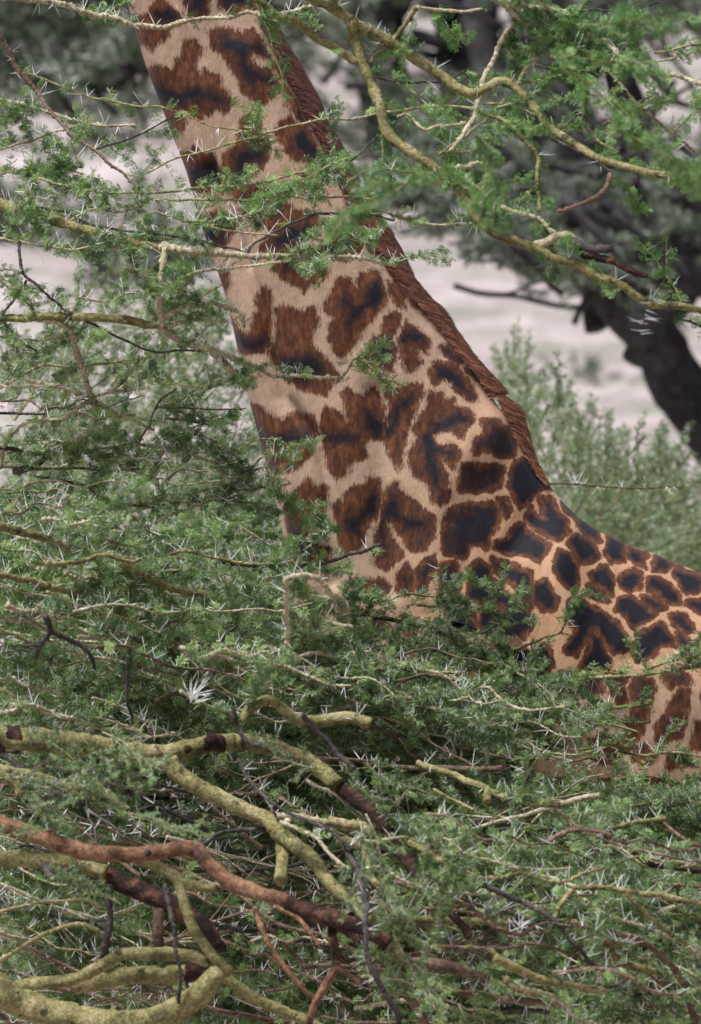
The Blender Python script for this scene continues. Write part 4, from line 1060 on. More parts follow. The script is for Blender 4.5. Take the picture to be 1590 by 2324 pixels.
# ---- thicket in the lower half: one acacia of thick limbs from the left, with smaller ones around it
TT = (-1.9, 22.7, 0.0)
treeT = empty('acacia_tree', TT)
tag(treeT, 'tangled fever tree with thick yellow, orange and dark peeling limbs in the lower left', 'tree')
trunk(treeT, TT, [(-1.9, 22.7, -0.1), (-1.75, 22.7, 0.6), (-1.45, 22.75, 1.2), (-1.25, 22.75, 1.9)], [.16, .14, .11, .07], 'Y', 3)
fT = dfield(22.75, 0.22, 2.2)
fTb = dfield(23.15, 0.2, 0.9)
TB = [
 ('E','Y',30,22,[(-120,1010),(0,1030),(150,1035),(350,1055),(520,1075),(680,1095),(800,1085)],0,0,0,'thick pale yellow limb crossing from the left edge'),
 ('E','D',31.5,29,[(-120,1010),(0,1030),(40,1032),(80,1034)],0,0,0,None), ('E','D',20,19.6,[(915,1053),(960,1047),(1010,1045)],0,0,-.008,None),
 ('E','Y',22,19,[(800,1085),(900,1060),(980,1045),(1060,1045)],0,0,0,None),
 ('E','Y',19,19,[(1060,1045),(1150,1045),(1250,1065),(1330,1100),(1430,1160),(1530,1240)],0,0,0,None),
 ('G','D',20,8,[(1510,60),(1600,130),(1690,200),(1770,320),(1860,440),(1920,540),(1990,620),(2070,690),(2130,770)],0,0,0.02,'dark red peeling limb hanging down to the right'),
 ('E','Y',12,14,[(1110,950),(1115,910),(1150,872),(1220,850),(1280,890),(1340,935),(1450,945),(1590,932),(1680,960)],.03,1,0,None),
 ('G','Y',20,17,[(760,-40),(800,20),(900,90),(1000,140),(1100,190),(1200,230),(1250,290)],0,0,-0.05,None),
 ('G','Y',18,13,[(1250,290),(1330,350),(1430,430),(1500,520),(1590,590),(1690,700)],0,0,-0.05,None),
 ('G','O',19,17,[(-80,210),(0,250),(130,300),(280,350),(420,390),(560,400),(700,380),(820,362),(890,362),(912,378),(960,442),(1010,510),(1120,550),(1250,590),(1310,612)],0,0,-0.25,'orange barked limb with a sharp elbow'),
 ('G','D',19,17,[(1305,610),(1400,650),(1500,680),(1590,710),(1690,750),(1760,800)],0,0,-0.25,'dark burnt looking end of the orange limb'),
 ('G','Y',20,18,[(-80,405),(0,410),(100,410),(250,420),(400,460),(480,480)],0,0,0.1,None),
 ('G','D',20,26,[(300,405),(450,470),(600,540),(740,600),(850,660),(920,740),(980,830)],0,0,0.15,'rough dark rotten limb'),
 ('G','Y',14,12,[(620,400),(680,430),(780,490),(850,530),(980,550)],0,0,-0.02,None),
 ('G','Y',13,13,[(810,490),(840,600),(870,700),(930,800),(1000,880),(1050,930)],0,0,-0.02,None),
 ('G','Y',36,24,[(-120,960),(0,1020),(150,1095),(350,1140),(550,1150),(720,1125),(850,1075),(930,1010),(985,925)],0,0,-0.3,'thick green yellow limb curving along the bottom edge'),
 ('G','Y',12,10,[(-60,900),(0,950),(120,1030)],0,0,-0.2,None),
 ('G','Y',15,14,[(40,990),(120,985),(200,980),(350,955),(450,900),(560,850),(680,840),(850,850),(960,870)],0,0,0,None),
 ('G','Y',21,20,[(340,985),(420,970),(550,950),(750,930),(860,935)],0,0,0.05,None), ('G','D',22,12,[(850,935),(900,935),(960,930)],0,0,0.05,None),
 ('G','R',11,13,[(715,640),(720,740),(720,850)],0,0,0.05,None),
 ('G','K',6,9,[(500,530),(500,620),(500,700),(480,800),(470,880)],0,0,0.05,None), ('G','K',5,4,[(750,530),(760,600),(790,750),(810,900),(812,1070)],0,0,-0.35,None),
 ('G','G',4,4,[(-20,655),(200,610),(320,600),(400,600),(450,640)],.15,2,0.1,None), ('G','G',5,4,[(0,880),(150,780),(300,720),(400,720),(510,780)],.1,1,0.1,None),
 ('G','Y',15,14,[(1275,320),(1280,400),(1275,510)],0,0,0,None), ('G','P',7,7,[(1200,210),(1320,215),(1450,240),(1590,250),(1700,300)],.05,0,0.1,None),
 ('G','Y',15,13,[(-60,0),(60,30),(150,40),(300,90),(450,110),(540,165)],0,0,0.3,None), ('G','Y',12,12,[(-40,20),(60,60),(90,130)],0,0,0.2,None),
 ('G','K',4,4,[(1080,-40),(1150,80),(1250,170),(1400,240),(1500,290),(1600,370)],.05,0,-0.4,None), ('G','K',5,4,[(920,345),(1000,300),(1130,285),(1290,270)],0,0,0,None),
 ('G','O',5,5,[(1250,630),(1350,680),(1400,740),(1450,805)],0,0,0,None), ('G','O',6,6,[(1150,640),(1200,750),(1250,850),(1350,980),(1420,1050)],0,0,0,None),
 ('G','O',10,8,[(1505,750),(1520,850),(1520,920),(1460,1020),(1420,1100),(1400,1170)],0,0,-0.15,None), ('G','O',8,6,[(1520,900),(1560,930),(1640,970)],0,0,-0.15,None), ('G','D',9,10,[(1500,690),(1505,760)],0,0,-0.2,None),
 ('G','Y',14,12,[(1000,930),(1100,1010),(1250,1090),(1400,1150),(1480,1200)],0,0,0.1,None), ('G','D',14,16,[(1380,660),(1480,740),(1640,800),(1760,870),(1850,920)],0,0,0.2,None),
 ('H','Y',12,10,[(-100,240),(0,262),(80,270),(160,320)],0,0,0.1,None), ('H','Y',10,8,[(-60,330),(0,340),(60,350),(150,345)],0,0,0.1,None), ('H','Y',8,7,[(50,340),(80,430),(120,520),(200,560)],0,0,0.1,None),
 ('H','Y',13,8,[(-20,560),(60,650),(130,700),(250,690),(450,690),(600,695),(720,705)],0,0,0.1,None),
 ('H','R',14,12,[(-40,700),(60,740),(130,780),(250,870),(400,890),(520,920),(620,960)],0,0,0,None),
 ('H','Y',11.0,8,[(650,860),(700,880),(800,930),(900,970),(1000,990),(1150,1010)],0,0,-0.2,None), ('H','Y',6.8,6,[(700,880),(660,850),(640,825)],0,0,-0.2,None),
 ('H','Y',7.6,8,[(300,-20),(400,10),(500,40),(620,100),(700,130),(800,160),(950,170)],.05,1,0,None), ('H','Y',7.6,9,[(615,95),(625,155)],0,0,0,None),
 ('H','Y',4.2,4,[(380,100),(450,140),(560,190)],.1,0,0,None), ('H','Y',9,7,[(270,340),(380,410),(440,450)],0,0,0,None),
 ('H','R',3,3,[(940,190),(1050,280),(1200,340),(1350,380),(1590,430),(1650,440)],.1,1,-0.3,None),
 ('H','Y',6,7,[(1010,540),(1200,550),(1400,580),(1590,620),(1650,650)],.1,1,0,None), ('H','Y',6,6,[(1005,555),(950,630),(920,690)],0,0,0,None),
 ('H','Y',5.1,5,[(1250,570),(1350,670),(1450,750),(1590,850),(1650,890)],.05,1,-0.1,None),
 ('H','K',6,5,[(600,530),(700,580),(800,620),(900,680),(1000,780),(1100,900)],.05,1,-0.2,None),
 ('H','R',7,6,[(1000,700),(1150,730),(1330,790),(1430,880),(1520,1000),(1570,1170)],0,0,0,None),
 ('H','R',8,9,[(280,950),(450,1000),(600,1040),(800,1060),(1000,1080)],.05,0,0,None),
 ('H','Y',5,5,[(1190,280),(1240,260),(1300,245),(1430,230)],.1,0,0,None), ('H','R',4,3.5,[(1420,250),(1500,310),(1620,370)],0,0,0,None),
 ('H','D',6,7,[(1280,380),(1370,440),(1500,450),(1620,470)],0,0,0.1,None),
 ('H','K',7,6,[(-20,370),(40,480),(70,620),(65,750),(80,880),(130,980),(210,1120),(230,1180)],.03,0,-0.35,None),
 ('H','Y',8,6,[(700,960),(780,1010),(860,1040)],0,0,0,None), ('H','Y',10,8,[(1170,840),(1260,890),(1380,930)],0,0,0.1,None), ('H','R',9,7,[(1020,740),(1120,780),(1230,810)],0,0,0.1,None),
 ('H','R',12,8,[(240,1010),(290,1080),(330,1150),(350,1200)],0,0,0,None), ('H','K',5,5,[(330,1000),(500,1080),(700,1090),(900,1110)],0,0,0,None),
 ('E','P',5,5,[(1300,640),(1305,500),(1305,380),(1300,300),(1380,288),(1450,310),(1500,370),(1530,450)],.03,1,-0.2,'bare greyish twig bent into an arch'),
 ('E','K',7,4,[(205,465),(225,540),(190,600),(160,660)],0,0,0,None), ('E','K',6,4,[(230,540),(330,590),(400,640),(430,710)],0,0,0,None), ('E','K',3,3,[(60,605),(200,600)],0,0,0,None),
 ('E','K',5,6,[(1060,880),(1080,960),(1110,1030),(1180,1060)],0,0,-0.2,None), ('F','K',6,5,[(-220,920),(-150,990),(-60,1090),(20,1163)],0,0,-0.3,None),
 ('E','K',4,3,[(580,650),(585,750),(580,850),(600,960)],.05,0,-0.2,None),
]
rT = np.random.default_rng(23)
for k, (ti, bk, r0, r1, pts, lf, nt_, dz, lab) in enumerate(TB):
    path, o = branch(treeT, ti, bk, r0, r1, pts, lf, fT, 500 + k, label=lab, dz=dz)
    if nt_: twigs_on(treeT, TT, path, nt_, rT, 0.5, 0.9)
mass_later = [((0,1760),(420,1780),(760,1900),(900,2100),(700,2250),(300,2200),(0,2100))]
# stubs where side shoots broke off
def stub(tree, tile, q, d, r_, bark, df):
    p = T(tile, [q])[0]; dd = float(df(p[0], p[1]))
    a = P(np.array([p[0]]), np.array([p[1]]), np.array([dd]))[0]
    pts = wander(a, d, 0.05, rT, 4, 0.1)
    V, F = tube_tris(resample(pts, None, 0.006)[0], np.linspace(r_, r_ * .8, len(resample(pts, None, 0.006)[0])), 9, 0.002, 0.02, 0.2, 3)
    link('stub', make_mesh('stub', V, F, M[bark]), tree)
stub(treeT, 'G', (1215, 220), (.3, -1, .1), .013, 'D', fT); stub(treeT, 'E', (545, 1060), (.1, -1, .2), .012, 'D', fT)
stub(treeT, 'E', (850, 1070), (.0, -1, .0), .010, 'D', fT); stub(treeT, 'E', (960, 1040), (.1, -1, .2), .018, 'D', fT)
stub(treeT, 'G', (200, 440), (.3, -.6, -.5), .012, 'K', fT); stub(treeT, 'G', (670, 380), (.0, -1, .0), .008, 'K', lambda u, v: fT(u, v) - .25)
stub(treeT, 'G', (1290, 300), (.2, -.5, .8), .010, 'P', fT)

# ---- leafy acacia between the lower thicket and the giraffe
TM = (-1.9, 23.9, 0.0)
treeM = empty('acacia_bush', TM); tag(treeM, 'leafy acacia at the left edge halfway down with pale knobbly branches', 'bush')
trunk(treeM, TM, [(-1.9, 23.9, -0.1), (-1.75, 23.9, 0.9), (-1.4, 23.9, 1.8), (-1.1, 23.8, 2.4)], [.10, .08, .06, .035], 'Y', 4)
fM = dfield(23.35, 0.22, 3.0)
MB = [
 ('E','Y',12,8,[(-60,50),(0,65),(100,90),(250,140),(350,180),(450,210),(600,260),(700,310),(800,350),(950,375)],.10,5),
 ('E','Y',7,7,[(-40,275),(0,285),(100,300),(200,330),(290,350),(340,385),(420,410),(500,440),(590,465),(650,490)],.10,4),
 ('E','P',8,6,[(640,485),(720,550),(850,600),(950,640),(1100,690),(1200,700),(1350,710),(1500,715)],.12,4),
 ('E','P',6,5,[(680,500),(770,530),(880,590),(980,650),(1110,690)],.1,3), ('E','P',4.5,4.5,[(1110,690),(1200,670),(1320,665),(1420,640),(1530,665)],.1,2),
 ('E','P',4,4,[(1070,700),(1130,730),(1200,750)],.1,1), ('E','P',6,6,[(1180,590),(1290,640),(1340,650)],0,0),
 ('E','Y',5,4,[(330,360),(420,350),(540,320)],.2,2), ('E','P',5,4,[(1300,430),(1400,460),(1500,500),(1600,520)],.2,2),
 ('E','P',4,4,[(900,420),(850,470),(800,540)],.1,1), ('E','R',3.4,3,[(760,500),(850,490),(930,500)],0,0),
 ('E','K',5,3.4,[(1010,220),(1130,235),(1250,240),(1400,240),(1500,220),(1590,188),(1650,180),(1700,155),(1725,145)],.25,3),
 ('E','P',5,3,[(190,30),(250,30),(330,55),(430,20)],.1,2), ('E','P',5,4,[(30,740),(100,770),(200,800),(290,830)],.2,3),
 ('E','G',3,2.4,[(1200,310),(1280,290),(1380,275)],.2,1), ('E','G',3,2.4,[(450,500),(560,560),(640,620),(760,640)],.6,3),
 ('E','R',3,2.4,[(970,625),(1020,570),(1080,510)],.1,1), ('E','G',3,2.4,[(1100,70),(1180,120),(1260,180),(1340,240)],.6,3),
 ('E','G',3,2.4,[(600,10),(640,60),(700,100)],.4,2), ('E','G',3,2.4,[(480,120),(560,145),(640,155)],.4,2),
]
rM = np.random.default_rng(24)
for k, (ti, bk, r0, r1, pts, lf, nt_) in enumerate(MB):
    path, o = branch(treeM, ti, bk, r0, r1, pts, lf, fM, 700 + k, leafr=(1, 3))
    twigs_on(treeM, TM, path, nt_, rM, 0.5, 0.95)

# ---- low acacia in front of the giraffe body, right
TF = (1.1, 23.9, 0.0)
treeF = empty('acacia_bush', TF); tag(treeF, 'bright green acacia bush with long white thorns covering the giraffe belly at the right', 'bush')
trunk(treeF, TF, [(1.1, 23.9, -0.1), (1.0, 23.9, 0.7), (0.75, 23.9, 1.3), (0.5, 23.9, 1.8)], [.09, .075, .055, .03], 'Y', 5)
fF = dfield(23.95, 0.16, 4.1)
FB = [
 ('F','G',4.5,3,[(480,890),(560,870),(700,830),(900,790),(1100,750),(1300,740),(1450,720),(1590,700),(1660,690)],.9,10),
 ('F','G',3.4,2.4,[(1330,720),(1400,690),(1500,660),(1590,640),(1660,620)],.9,4),
 ('F','Y',4,2.6,[(420,880),(480,910),(560,960),(680,970),(800,950),(950,945),(1100,905),(1250,880),(1340,875)],.5,5),
 ('F','G',2.6,2,[(370,450),(400,410),(410,330),(395,250)],1.0,1), ('F','G',2.6,2,[(700,520),(655,470),(660,400),(650,340)],1.0,2),
 ('F','G',4,2.4,[(560,670),(700,640),(850,580),(950,545),(985,480)],.5,3), ('F','G',2.4,2,[(950,545),(1000,560)],.9,0),
 ('F','G',3,2.4,[(-20,385),(150,400),(250,370),(350,380),(450,400)],.9,4), ('F','K',5,4,[(-60,470),(0,470),(150,480),(300,510),(450,560),(550,600)],.2,3),
 ('F','P',4,3,[(0,600),(120,610),(200,600)],.2,2), ('F','R',3,2.4,[(840,650),(810,700),(770,760)],.3,1),
 ('F','K',4,3.4,[(0,830),(100,860),(300,880),(500,900)],.2,3), ('F','G',3.4,3,[(1040,980),(900,1020),(750,1050),(600,1060)],.6,4),
 ('F','Y',12,9,[(0,700),(10,830),(15,920)],0,0), ('F','G',3,2.4,[(300,420),(420,430),(560,440),(640,400)],.9,5),
 ('F','G',3,2.4,[(500,560),(620,540),(700,510)],.9,4), ('F','G',3,2.4,[(0,540),(150,560),(330,620),(480,640)],.9,5),
 ('F','G',3,2.4,[(1000,1080),(1150,1060),(1300,1100),(1450,1090),(1600,1110)],.8,6), ('F','G',3,2.4,[(600,760),(760,720),(860,700)],.9,4),
]
rF = np.random.default_rng(25)
for k, (ti, bk, r0, r1, pts, lf, nt_) in enumerate(FB):
    path, o = branch(treeF, ti, bk, r0, r1, pts, lf, fF, 800 + k, leafr=(1, 3))
    twigs_on(treeF, TF, path, nt_, rF, 0.28, 0.5, (0, 0, 0.15))
# thin twig beyond the shoulder
path, o = branch(treeF, 'D', 'R', 2.2, 1.6, [(780,1020),(910,1030),(1050,1040),(1200,1050),(1350,1055),(1470,1045)], .5, dfield(26.2, 0.02), 871, leafr=(1, 1))

# fans of long thorns
def thorn_fan(tree, tloc, u, v, d, n, L, axis, spread, seed, w=0.0016, line=0.0, ldir=(0.3, 0, 1)):
    r = np.random.default_rng(seed); tb = Batch()
    p = P(np.array([float(u)]), np.array([float(v)]), np.array([d]))[0]
    for k in range(n):
        dd = np.array(axis) + spread * rand_unit(r)
        add_thorn(tb, p + np.array(ldir) * line * r.uniform(0, 1) + 0.008 * rand_unit(r), dd, L * r.uniform(0.7, 1.1), w)
    link('thorn_cluster', tb.mesh('thorn_cluster', M['thorn']), tree)['kind'] = 'stuff'
thorn_fan(treeM, TM, 437, 1590, 22.9, 15, 0.075, (.1, -.3, .75), 0.7, 1, 0.0013)
thorn_fan(treeM, TM, 445, 1575, 22.9, 8, 0.065, (.9, -.4, .3), 0.6, 2, 0.0013)
thorn_fan(treeT, TT, 1180, 2095, 22.4, 12, 0.05, (.0, -.5, .2), 1.0, 3, 0.0012)
thorn_fan(treeR, TR, 1455, 755, 21.9, 8, 0.05, (.7, -.3, -.15), 0.25, 4, 0.0009, 0.09)
thorn_fan(treeR, TR, 1455, 755, 21.9, 5, 0.045, (-.7, -.3, .25), 0.25, 5, 0.0009, 0.09)

# ---- dense masses of boughs
def in_poly(u, v, poly): return poly_sd(np.array([u]), np.array([v]), poly)[0] > 0
def mass(name_or_tree, tloc, poly, n, d0, d1, seed, tpls=BO, s0=0.7, s1=1.1, base=(1, 0, -0.15), wild=0.55, nm='bough', leftp=0.35, edge=None):
    r = np.random.default_rng(seed); q = np.array(poly, float); k = 0
    lo, hi = q.min(0), q.max(0)
    while k < n:
        u, v = r.uniform(lo[0], hi[0]), r.uniform(lo[1], hi[1])
        if not in_poly(u, v, poly): continue
        k += 1
        b = np.array(base, float) * (1 if r.random() > leftp else -1)
        dr = b + wild * rand_unit(r) * np.array([1, 1, .5]); s = r.uniform(s0, s1)
        p = P(np.array([u]), np.array([v]), np.array([r.uniform(d0, d1)]))[0]
        dr = dr / np.linalg.norm(dr)
        p = p - dr * 0.37 * s
        place(tpls[r.integers(0, len(tpls))], name_or_tree, tloc, p, dr, np.array([0, -0.6, 1.0]) + 0.4 * rand_unit(r), s, nm)

# left bush mass
mass(treeM, TM, [(-60,1290),(250,1310),(520,1370),(640,1380),(760,1420),(760,1680),(-60,1700)], 34, 23.9, 24.5, 41, s0=.45, s1=.8)
mass(treeM, TM, [(-60,1130),(560,1150),(640,1260),(640,1380),(300,1400),(-60,1380)], 4, 24.1, 24.6, 42, s0=.35, s1=.55)
mass(treeL, TL, [(-60,860),(120,820),(400,860),(520,950),(590,1080),(600,1200),(-60,1200)], 5, 23.9, 24.6, 43, s0=.28, s1=.42)
mass(treeL, TL, [(-60,540),(160,560),(330,600),(330,800),(-60,800)], 1, 23.9, 24.5, 44, s0=.35, s1=.45)
# centre and right mass
mass(treeF, TF, [(620,1470),(760,1460),(900,1480),(1040,1500),(1110,1560),(1150,1660),(1210,1760),(1000,1800),(620,1750)], 58, 23.5, 24.4, 45, s0=.35, s1=.6)
mass(treeF, TF, [(1180,1850),(1300,1830),(1450,1830),(1650,1820),(1650,2020),(1150,2020)], 44, 23.6, 24.4, 46, s0=.4, s1=.65)
mass(treeF, TF, [(1180,1590),(1330,1560),(1400,1600),(1330,1680),(1230,1720),(1180,1700)], 4, 23.8, 24.2, 47, s0=.35, s1=.5)
mass(treeF, TF, [(700,1370),(900,1390),(1130,1420),(1150,1540),(700,1500)], 20, 23.9, 24.3, 53, s0=.22, s1=.36, base=(1, 0, .1))
# lower mass behind and among the limbs
treeG = empty('acacia_bush', (0.2, 24.0, 0.0)); TG = (0.2, 24.0, 0.0)
tag(treeG, 'dense thorny acacia undergrowth filling the bottom of the view behind the thick limbs', 'bush')
trunk(treeG, TG, [(0.2, 24.0, -0.1), (0.1, 24.0, 0.6), (-0.1, 23.9, 1.2)], [.09, .07, .04], 'Y', 6)
mass(treeG, TG, [(-60,1700),(700,1680),(900,1780),(1650,1900),(1650,2400),(-60,2400)], 150, 23.7, 24.6, 48, s0=.45, s1=.8)
mass(treeG, TG, [(-60,1750),(700,1750),(1650,1950),(1650,2400),(-60,2400)], 70, 23.1, 24.2, 52, tpls=BARE, s0=.5, s1=1.0, wild=.9)
mass(treeT, TT, [(900,1800),(1650,1950),(1650,2380),(1100,2380),(980,2100)], 46, 22.8, 23.5, 49, s0=.35, s1=.6)
mass(treeT, TT, [(0,1600),(560,1560),(760,1620),(700,1760),(300,1900),(60,1860)], 7, 22.4, 22.8, 50, s0=.25, s1=.4)
mass(treeT, TT, [(840,1940),(1020,1960),(1000,2240),(860,2200)], 6, 22.2, 22.5, 51, s0=.3, s1=.45, base=(0.1, 0, -1))

# long thin pale branches layered through the thicket, running down to the right
def long_branches(tree, poly, n, d0, d1, seed, lens=(260, 620), slope=(-0.02, 0.42), barks='PPYGPR', r_=(2.6, 5.5), leafy=0.45):
    r = np.random.default_rng(seed); q = np.array(poly, float); lo, hi = q.min(0), q.max(0); k = 0
    while k < n:
        u, v = r.uniform(lo[0], hi[0]), r.uniform(lo[1], hi[1])
        if not in_poly(u, v, poly): continue
        k += 1
        L = r.uniform(*lens); sl = r.uniform(*slope); m_ = 9; d = r.uniform(d0, d1)
        x = np.linspace(-.5, .5, m_) * L; y = x * sl + np.cumsum(r.normal(0, 0.06 * L, m_)) * 0.6
        pts = np.stack([(u + x), (v + y)], 1); rr = r.uniform(*r_)
        # back into half units of tile A
        branch(tree, 'A', barks[r.integers(0, len(barks))], rr, rr * 0.45, pts * 2, leafy, lambda uu, vv: d + 0.25 * np.sin((uu - u) / 200.0 + seed), 2000 + seed * 50 + k)
long_branches(treeM, [(-50,1260),(560,1320),(760,1440),(760,1640),(-50,1660)], 30, 23.1, 23.6, 1)
long_branches(treeF, [(640,1500),(900,1480),(1120,1560),(1200,1740),(700,1740)], 20, 23.2, 23.7, 2)
long_branches(treeL, [(-50,760),(420,800),(560,1000),(620,1200),(-50,1240)], 16, 23.6, 24.1, 3, lens=(160, 360), slope=(-.35, .35), r_=(2, 3.6), leafy=0.6)
long_branches(treeG, [(-50,1800),(700,1760),(1650,1900),(1650,2330),(-50,2330)], 32, 22.9, 23.7, 4, barks='PYGRKR')
long_branches(treeT, [(760,1800),(1650,1880),(1650,2330),(1000,2330)], 15, 22.5, 23.0, 5, barks='PYGR')

mass(treeT, TT, list(mass_later[0]), 4, 22.25, 22.6, 54, s0=.18, s1=.3)
# ---- background bushes
def bgbush(loc, label, seed, items):
    t = empty('acacia_bush', loc); tag(t, label, 'bush')
    r = np.random.default_rng(seed)
    p0 = np.array(loc, float)
    trunk(t, loc, [p0 - (0, 0, .1), p0 + (0.05, 0, .6), p0 + (-.1, .1, 1.3)], [.08, .06, .04], 'Y', seed)
    for it in items: mass(t, loc, **it)
    return t
def gp(u, d): 
    x = (u - 795) * K * d; return (x, d, float(terrain(np.array(x), np.array(float(d)))))
bgbush(gp(250, 27.6), 'blurred pale green acacia bush behind the left branches, left of the giraffe chest', 61, [
    dict(poly=[(-80,800),(200,740),(420,700),(540,740),(640,900),(700,1250),(-80,1300)], n=52, tpls=BOPALE, d0=26.8, d1=28.6, seed=71, s0=.45, s1=.8, base=(.6, 0, .6)),
    dict(poly=[(-80,1250),(900,1300),(1650,1800),(1650,2400),(-80,2400)], n=130, d0=26.6, d1=28.0, seed=72, s0=1.0, s1=1.5)])
bgbush(gp(1350, 29.5), 'blurred green acacia bush behind the giraffe back at the right', 62, [
    dict(poly=[(1260,1150),(1420,1130),(1650,1180),(1650,1340),(1450,1260),(1300,1190)], n=52, tpls=BOPALE, d0=29, d1=32, seed=73, s0=.4, s1=.7, base=(.6, 0, .45)),
    dict(poly=[(1080,880),(1180,860),(1250,960),(1400,1040),(1500,1060),(1600,1080),(1240,1120)], n=24, tpls=BOPALE, d0=29, d1=32, seed=74, s0=.32, s1=.52, base=(.3, 0, .8), leftp=0)])

# ---- background trees with dark leaning trunks
def bgtree(loc, label, limbs, seed, crowns, d, tangle=None):
    t = empty('acacia_tree', loc); tag(t, label, 'tree')
    for k, (r0, r1, pts, dz) in enumerate(limbs):
        q = np.array(pts, float); dd = np.full(len(q), d) + np.linspace(0, dz, len(q))
        w = P(q[:, 0], q[:, 1], dd); un = K * d
        p, s, L = resample(np.column_stack([w, np.linspace(r0, r1, len(q)) * un]), None, 0.05)
        j = np.stack([vnoise(s / 0.35, s * 0 + a * 5.1, seed + k) for a in range(3)], 1) * 0.16 * min(1, r0 / 30)
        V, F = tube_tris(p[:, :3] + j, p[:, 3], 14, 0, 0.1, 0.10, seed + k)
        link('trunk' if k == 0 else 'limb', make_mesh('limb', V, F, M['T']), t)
    if tangle:
        r = np.random.default_rng(seed + 500); x0, y0, x1, y1, n = tangle
        for k in range(n):
            u, v = r.uniform(x0, x1), r.uniform(y0, y1); ang = r.choice([0.6, 0.75, 0.2, -0.5, 1.3]) + r.normal(0, .2); L = r.uniform(180, 420)
            a_ = np.cumsum(r.normal(0, .22, 8)) + ang
            q = np.array([u, v]) + np.cumsum(np.stack([np.cos(a_), np.sin(a_)], 1) * L / 8, 0)
            w = P(q[:, 0], q[:, 1], np.full(8, d + r.uniform(-1.5, 1.5))); rr = r.uniform(6, 22) * K * d
            p, s, L_ = resample(np.column_stack([w, np.linspace(rr, rr * .4, 8)]), None, 0.06)
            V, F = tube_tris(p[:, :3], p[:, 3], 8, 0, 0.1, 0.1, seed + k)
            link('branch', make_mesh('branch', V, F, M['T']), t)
    for c in crowns: mass(t, loc, **c)
    return t
bgtree(gp(1700, 36), 'dark leaning trunk of a tree running down to the right edge, blurred', [
    (50, 84, [(1290,630),(1380,715),(1460,790),(1540,870),(1640,980),(1780,1120),(1900,1220)], 0.0),
    (50, 20, [(1300,640),(1230,585),(1160,530),(1090,490),(1000,460)], 0.5), (58, 30, [(1760,760),(1660,680),(1560,630),(1460,600),(1380,560),(1300,500)], -0.4), (40, 28, [(1480,800),(1500,720),(1540,650),(1600,560)], 0.2),
    (20, 12, [(900,300),(1040,400),(1180,480),(1320,560)], .3), (30, 16, [(1440,700),(1330,560),(1200,420),(1060,260)], -.3), (28, 16, [(1680,600),(1560,540),(1420,480),(1290,420)], .2), (24, 14, [(1640,520),(1480,420),(1350,300),(1260,200)], .4), (22, 10, [(1560,640),(1500,520),(1420,400),(1400,300)], -.2),
    (26, 12, [(1370,740),(1330,640),(1300,540),(1330,450)], 0.3), (22, 10, [(1230,640),(1220,560),(1160,480),(1180,420)], 0.3), (26, 12, [(1560,660),(1540,560),(1480,480),(1500,400)], -0.3), (18, 9, [(1450,610),(1400,520),(1300,470)], 0.2),
    (7, 6, [(1020,640),(1090,662),(1170,672),(1260,695),(1350,700)], 0)], 81,
    [dict(poly=[(900,330),(1250,400),(1500,420),(1650,420),(1650,640),(1300,640),(1120,560),(950,480)], n=52, d0=35, d1=37.5, seed=75, tpls=BOFAR, s0=.5, s1=.9, base=(.6, 0, .1))], 36.0, (1040, 300, 1500, 520, 24))
bgtree(gp(1250, 42), 'cluster of dark upright tree stems at the top right, far behind the giraffe', [
    (62, 66, [(1200,-160),(1215,0),(1240,140),(1275,260),(1300,420),(1320,640)], 0.0), (46, 32, [(1480,-150),(1450,0),(1440,120),(1450,230),(1430,300),(1380,420)], 0.5),
    (44, 34, [(1100,-120),(1090,60),(1130,180),(1190,280),(1240,400)], -0.4), (70, 50, [(860,-100),(850,60),(840,200),(860,330),(930,440)], 0.3),
    (50, 40, [(960,-120),(1000,60),(1010,200),(1060,330),(1120,430)], 0.8), (44, 30, [(1500,-60),(1560,60),(1640,110)], 0), (30, 18, [(1290,300),(1370,380),(1480,430),(1620,470)], 0.2),
    (24, 14, [(1000,250),(1080,310),(1140,400),(1180,470)], 0.1), (60,60,[(1330,-100),(1340,30),(1310,150)],.2)], 91,
    [dict(poly=[(680,-150),(1650,-150),(1650,90),(1300,160),(1000,300),(760,300),(700,120)], n=45, d0=40, d1=43, seed=76, tpls=BOFAR, s0=.6, s1=1.2, base=(.6, 0, -.2))], 42.0, (640, -60, 1500, 300, 30))
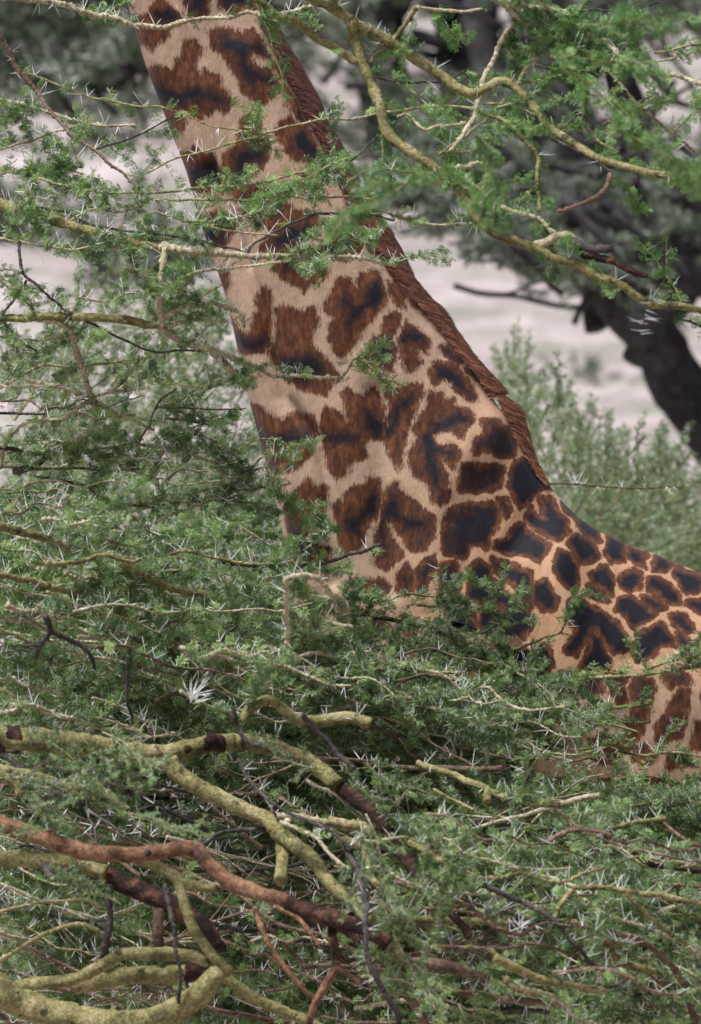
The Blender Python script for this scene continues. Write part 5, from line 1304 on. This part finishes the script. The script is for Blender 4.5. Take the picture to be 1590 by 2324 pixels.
bgtree(gp(-300, 40), 'dark spreading tree behind the neck at the top left, blurred', [
    (30, 24, [(-300,300),(-220,200),(-120,130),(0,100),(120,110),(330,150),(520,160)], 0.0), (20, 12, [(-100,140),(60,180),(200,170),(360,130)], 0.3), (14, 6, [(90,120),(180,190),(260,215),(330,160)], -0.3),
    (12, 6, [(0,80),(120,60),(260,90),(420,60)], 0.2), (40, 44, [(-290,280),(-330,420),(-340,640)], 0)], 101,
    [dict(poly=[(-100,-120),(560,-120),(520,150),(330,170),(230,190),(-100,240)], n=36, d0=38.5, d1=41, seed=77, tpls=BOFAR, s0=1.0, s1=1.9, base=(1, 0, -.05))], 40.0, (-100, 0, 330, 140, 10))

# ---- low shrubs on the slope
rs = np.random.default_rng(88)
SH = [(60, 560, .8), (190, 330, .6), (330, 250, .6), (300, 640, .7), (420, 600, .5), (60, 260, .8), (960, 470, .5), (1140, 440, .6), (1560, 740, .4), (1080, 500, .4), (1560, 330, .4), (900, 400, .7), (1240, 540, .7), (1500, 500, .8), (1420, 470, .7), (1580, 480, .6), (1330, 860, .25)]
names = ['far left below the left twigs', 'beyond the neck near the top left', 'just left of the upper neck', 'left of the middle neck', 'close left of the neck halfway down', 'at the left edge near the top', 'right of the mane, upper', 'right of the mane behind the yellow fork',
         'at the right edge below the dark trunk', 'on the slope right of the mane', 'in the bright gap at the upper right', 'behind the mane near the fork', 'under the dark trunk, centre right', 'at the right, under the leaning limbs', 'between the leaning limbs at right', 'at the right edge under the limbs', 'beside the pale patch']
for k, (u, v, s) in enumerate(SH):
    # where the sight line meets the slope
    dd = np.linspace(33, 90, 400); pp = P(np.full(400, float(u)), np.full(400, float(v)), dd)
    hit = np.nonzero(pp[:, 2] < terrain(pp[:, 0], pp[:, 1]))[0]
    p = pp[hit[0]] if len(hit) else pp[-1]
    loc = tuple(p)
    t = empty('low_shrub', loc); tag(t, 'small grey green shrub on the pale slope ' + names[k], 'shrub', group='low shrubs on the pale slope')
    for q in range(9):
        a = rs.uniform(0, 6.28)
        place(BOFAR[rs.integers(0, 2)], t, loc, p + np.array([rs.normal(0, .15), rs.normal(0, .15), -0.05]), (math.cos(a), math.sin(a), rs.uniform(0.3, 1.2)), rand_unit(rs), s * rs.uniform(0.9, 1.6), 'bough')

print('objects', len(bpy.data.objects), 'verts', sum(len(m.vertices) for m in bpy.data.meshes), 'tris', sum(len(m.loop_triangles) or len(m.polygons) for m in bpy.data.meshes))
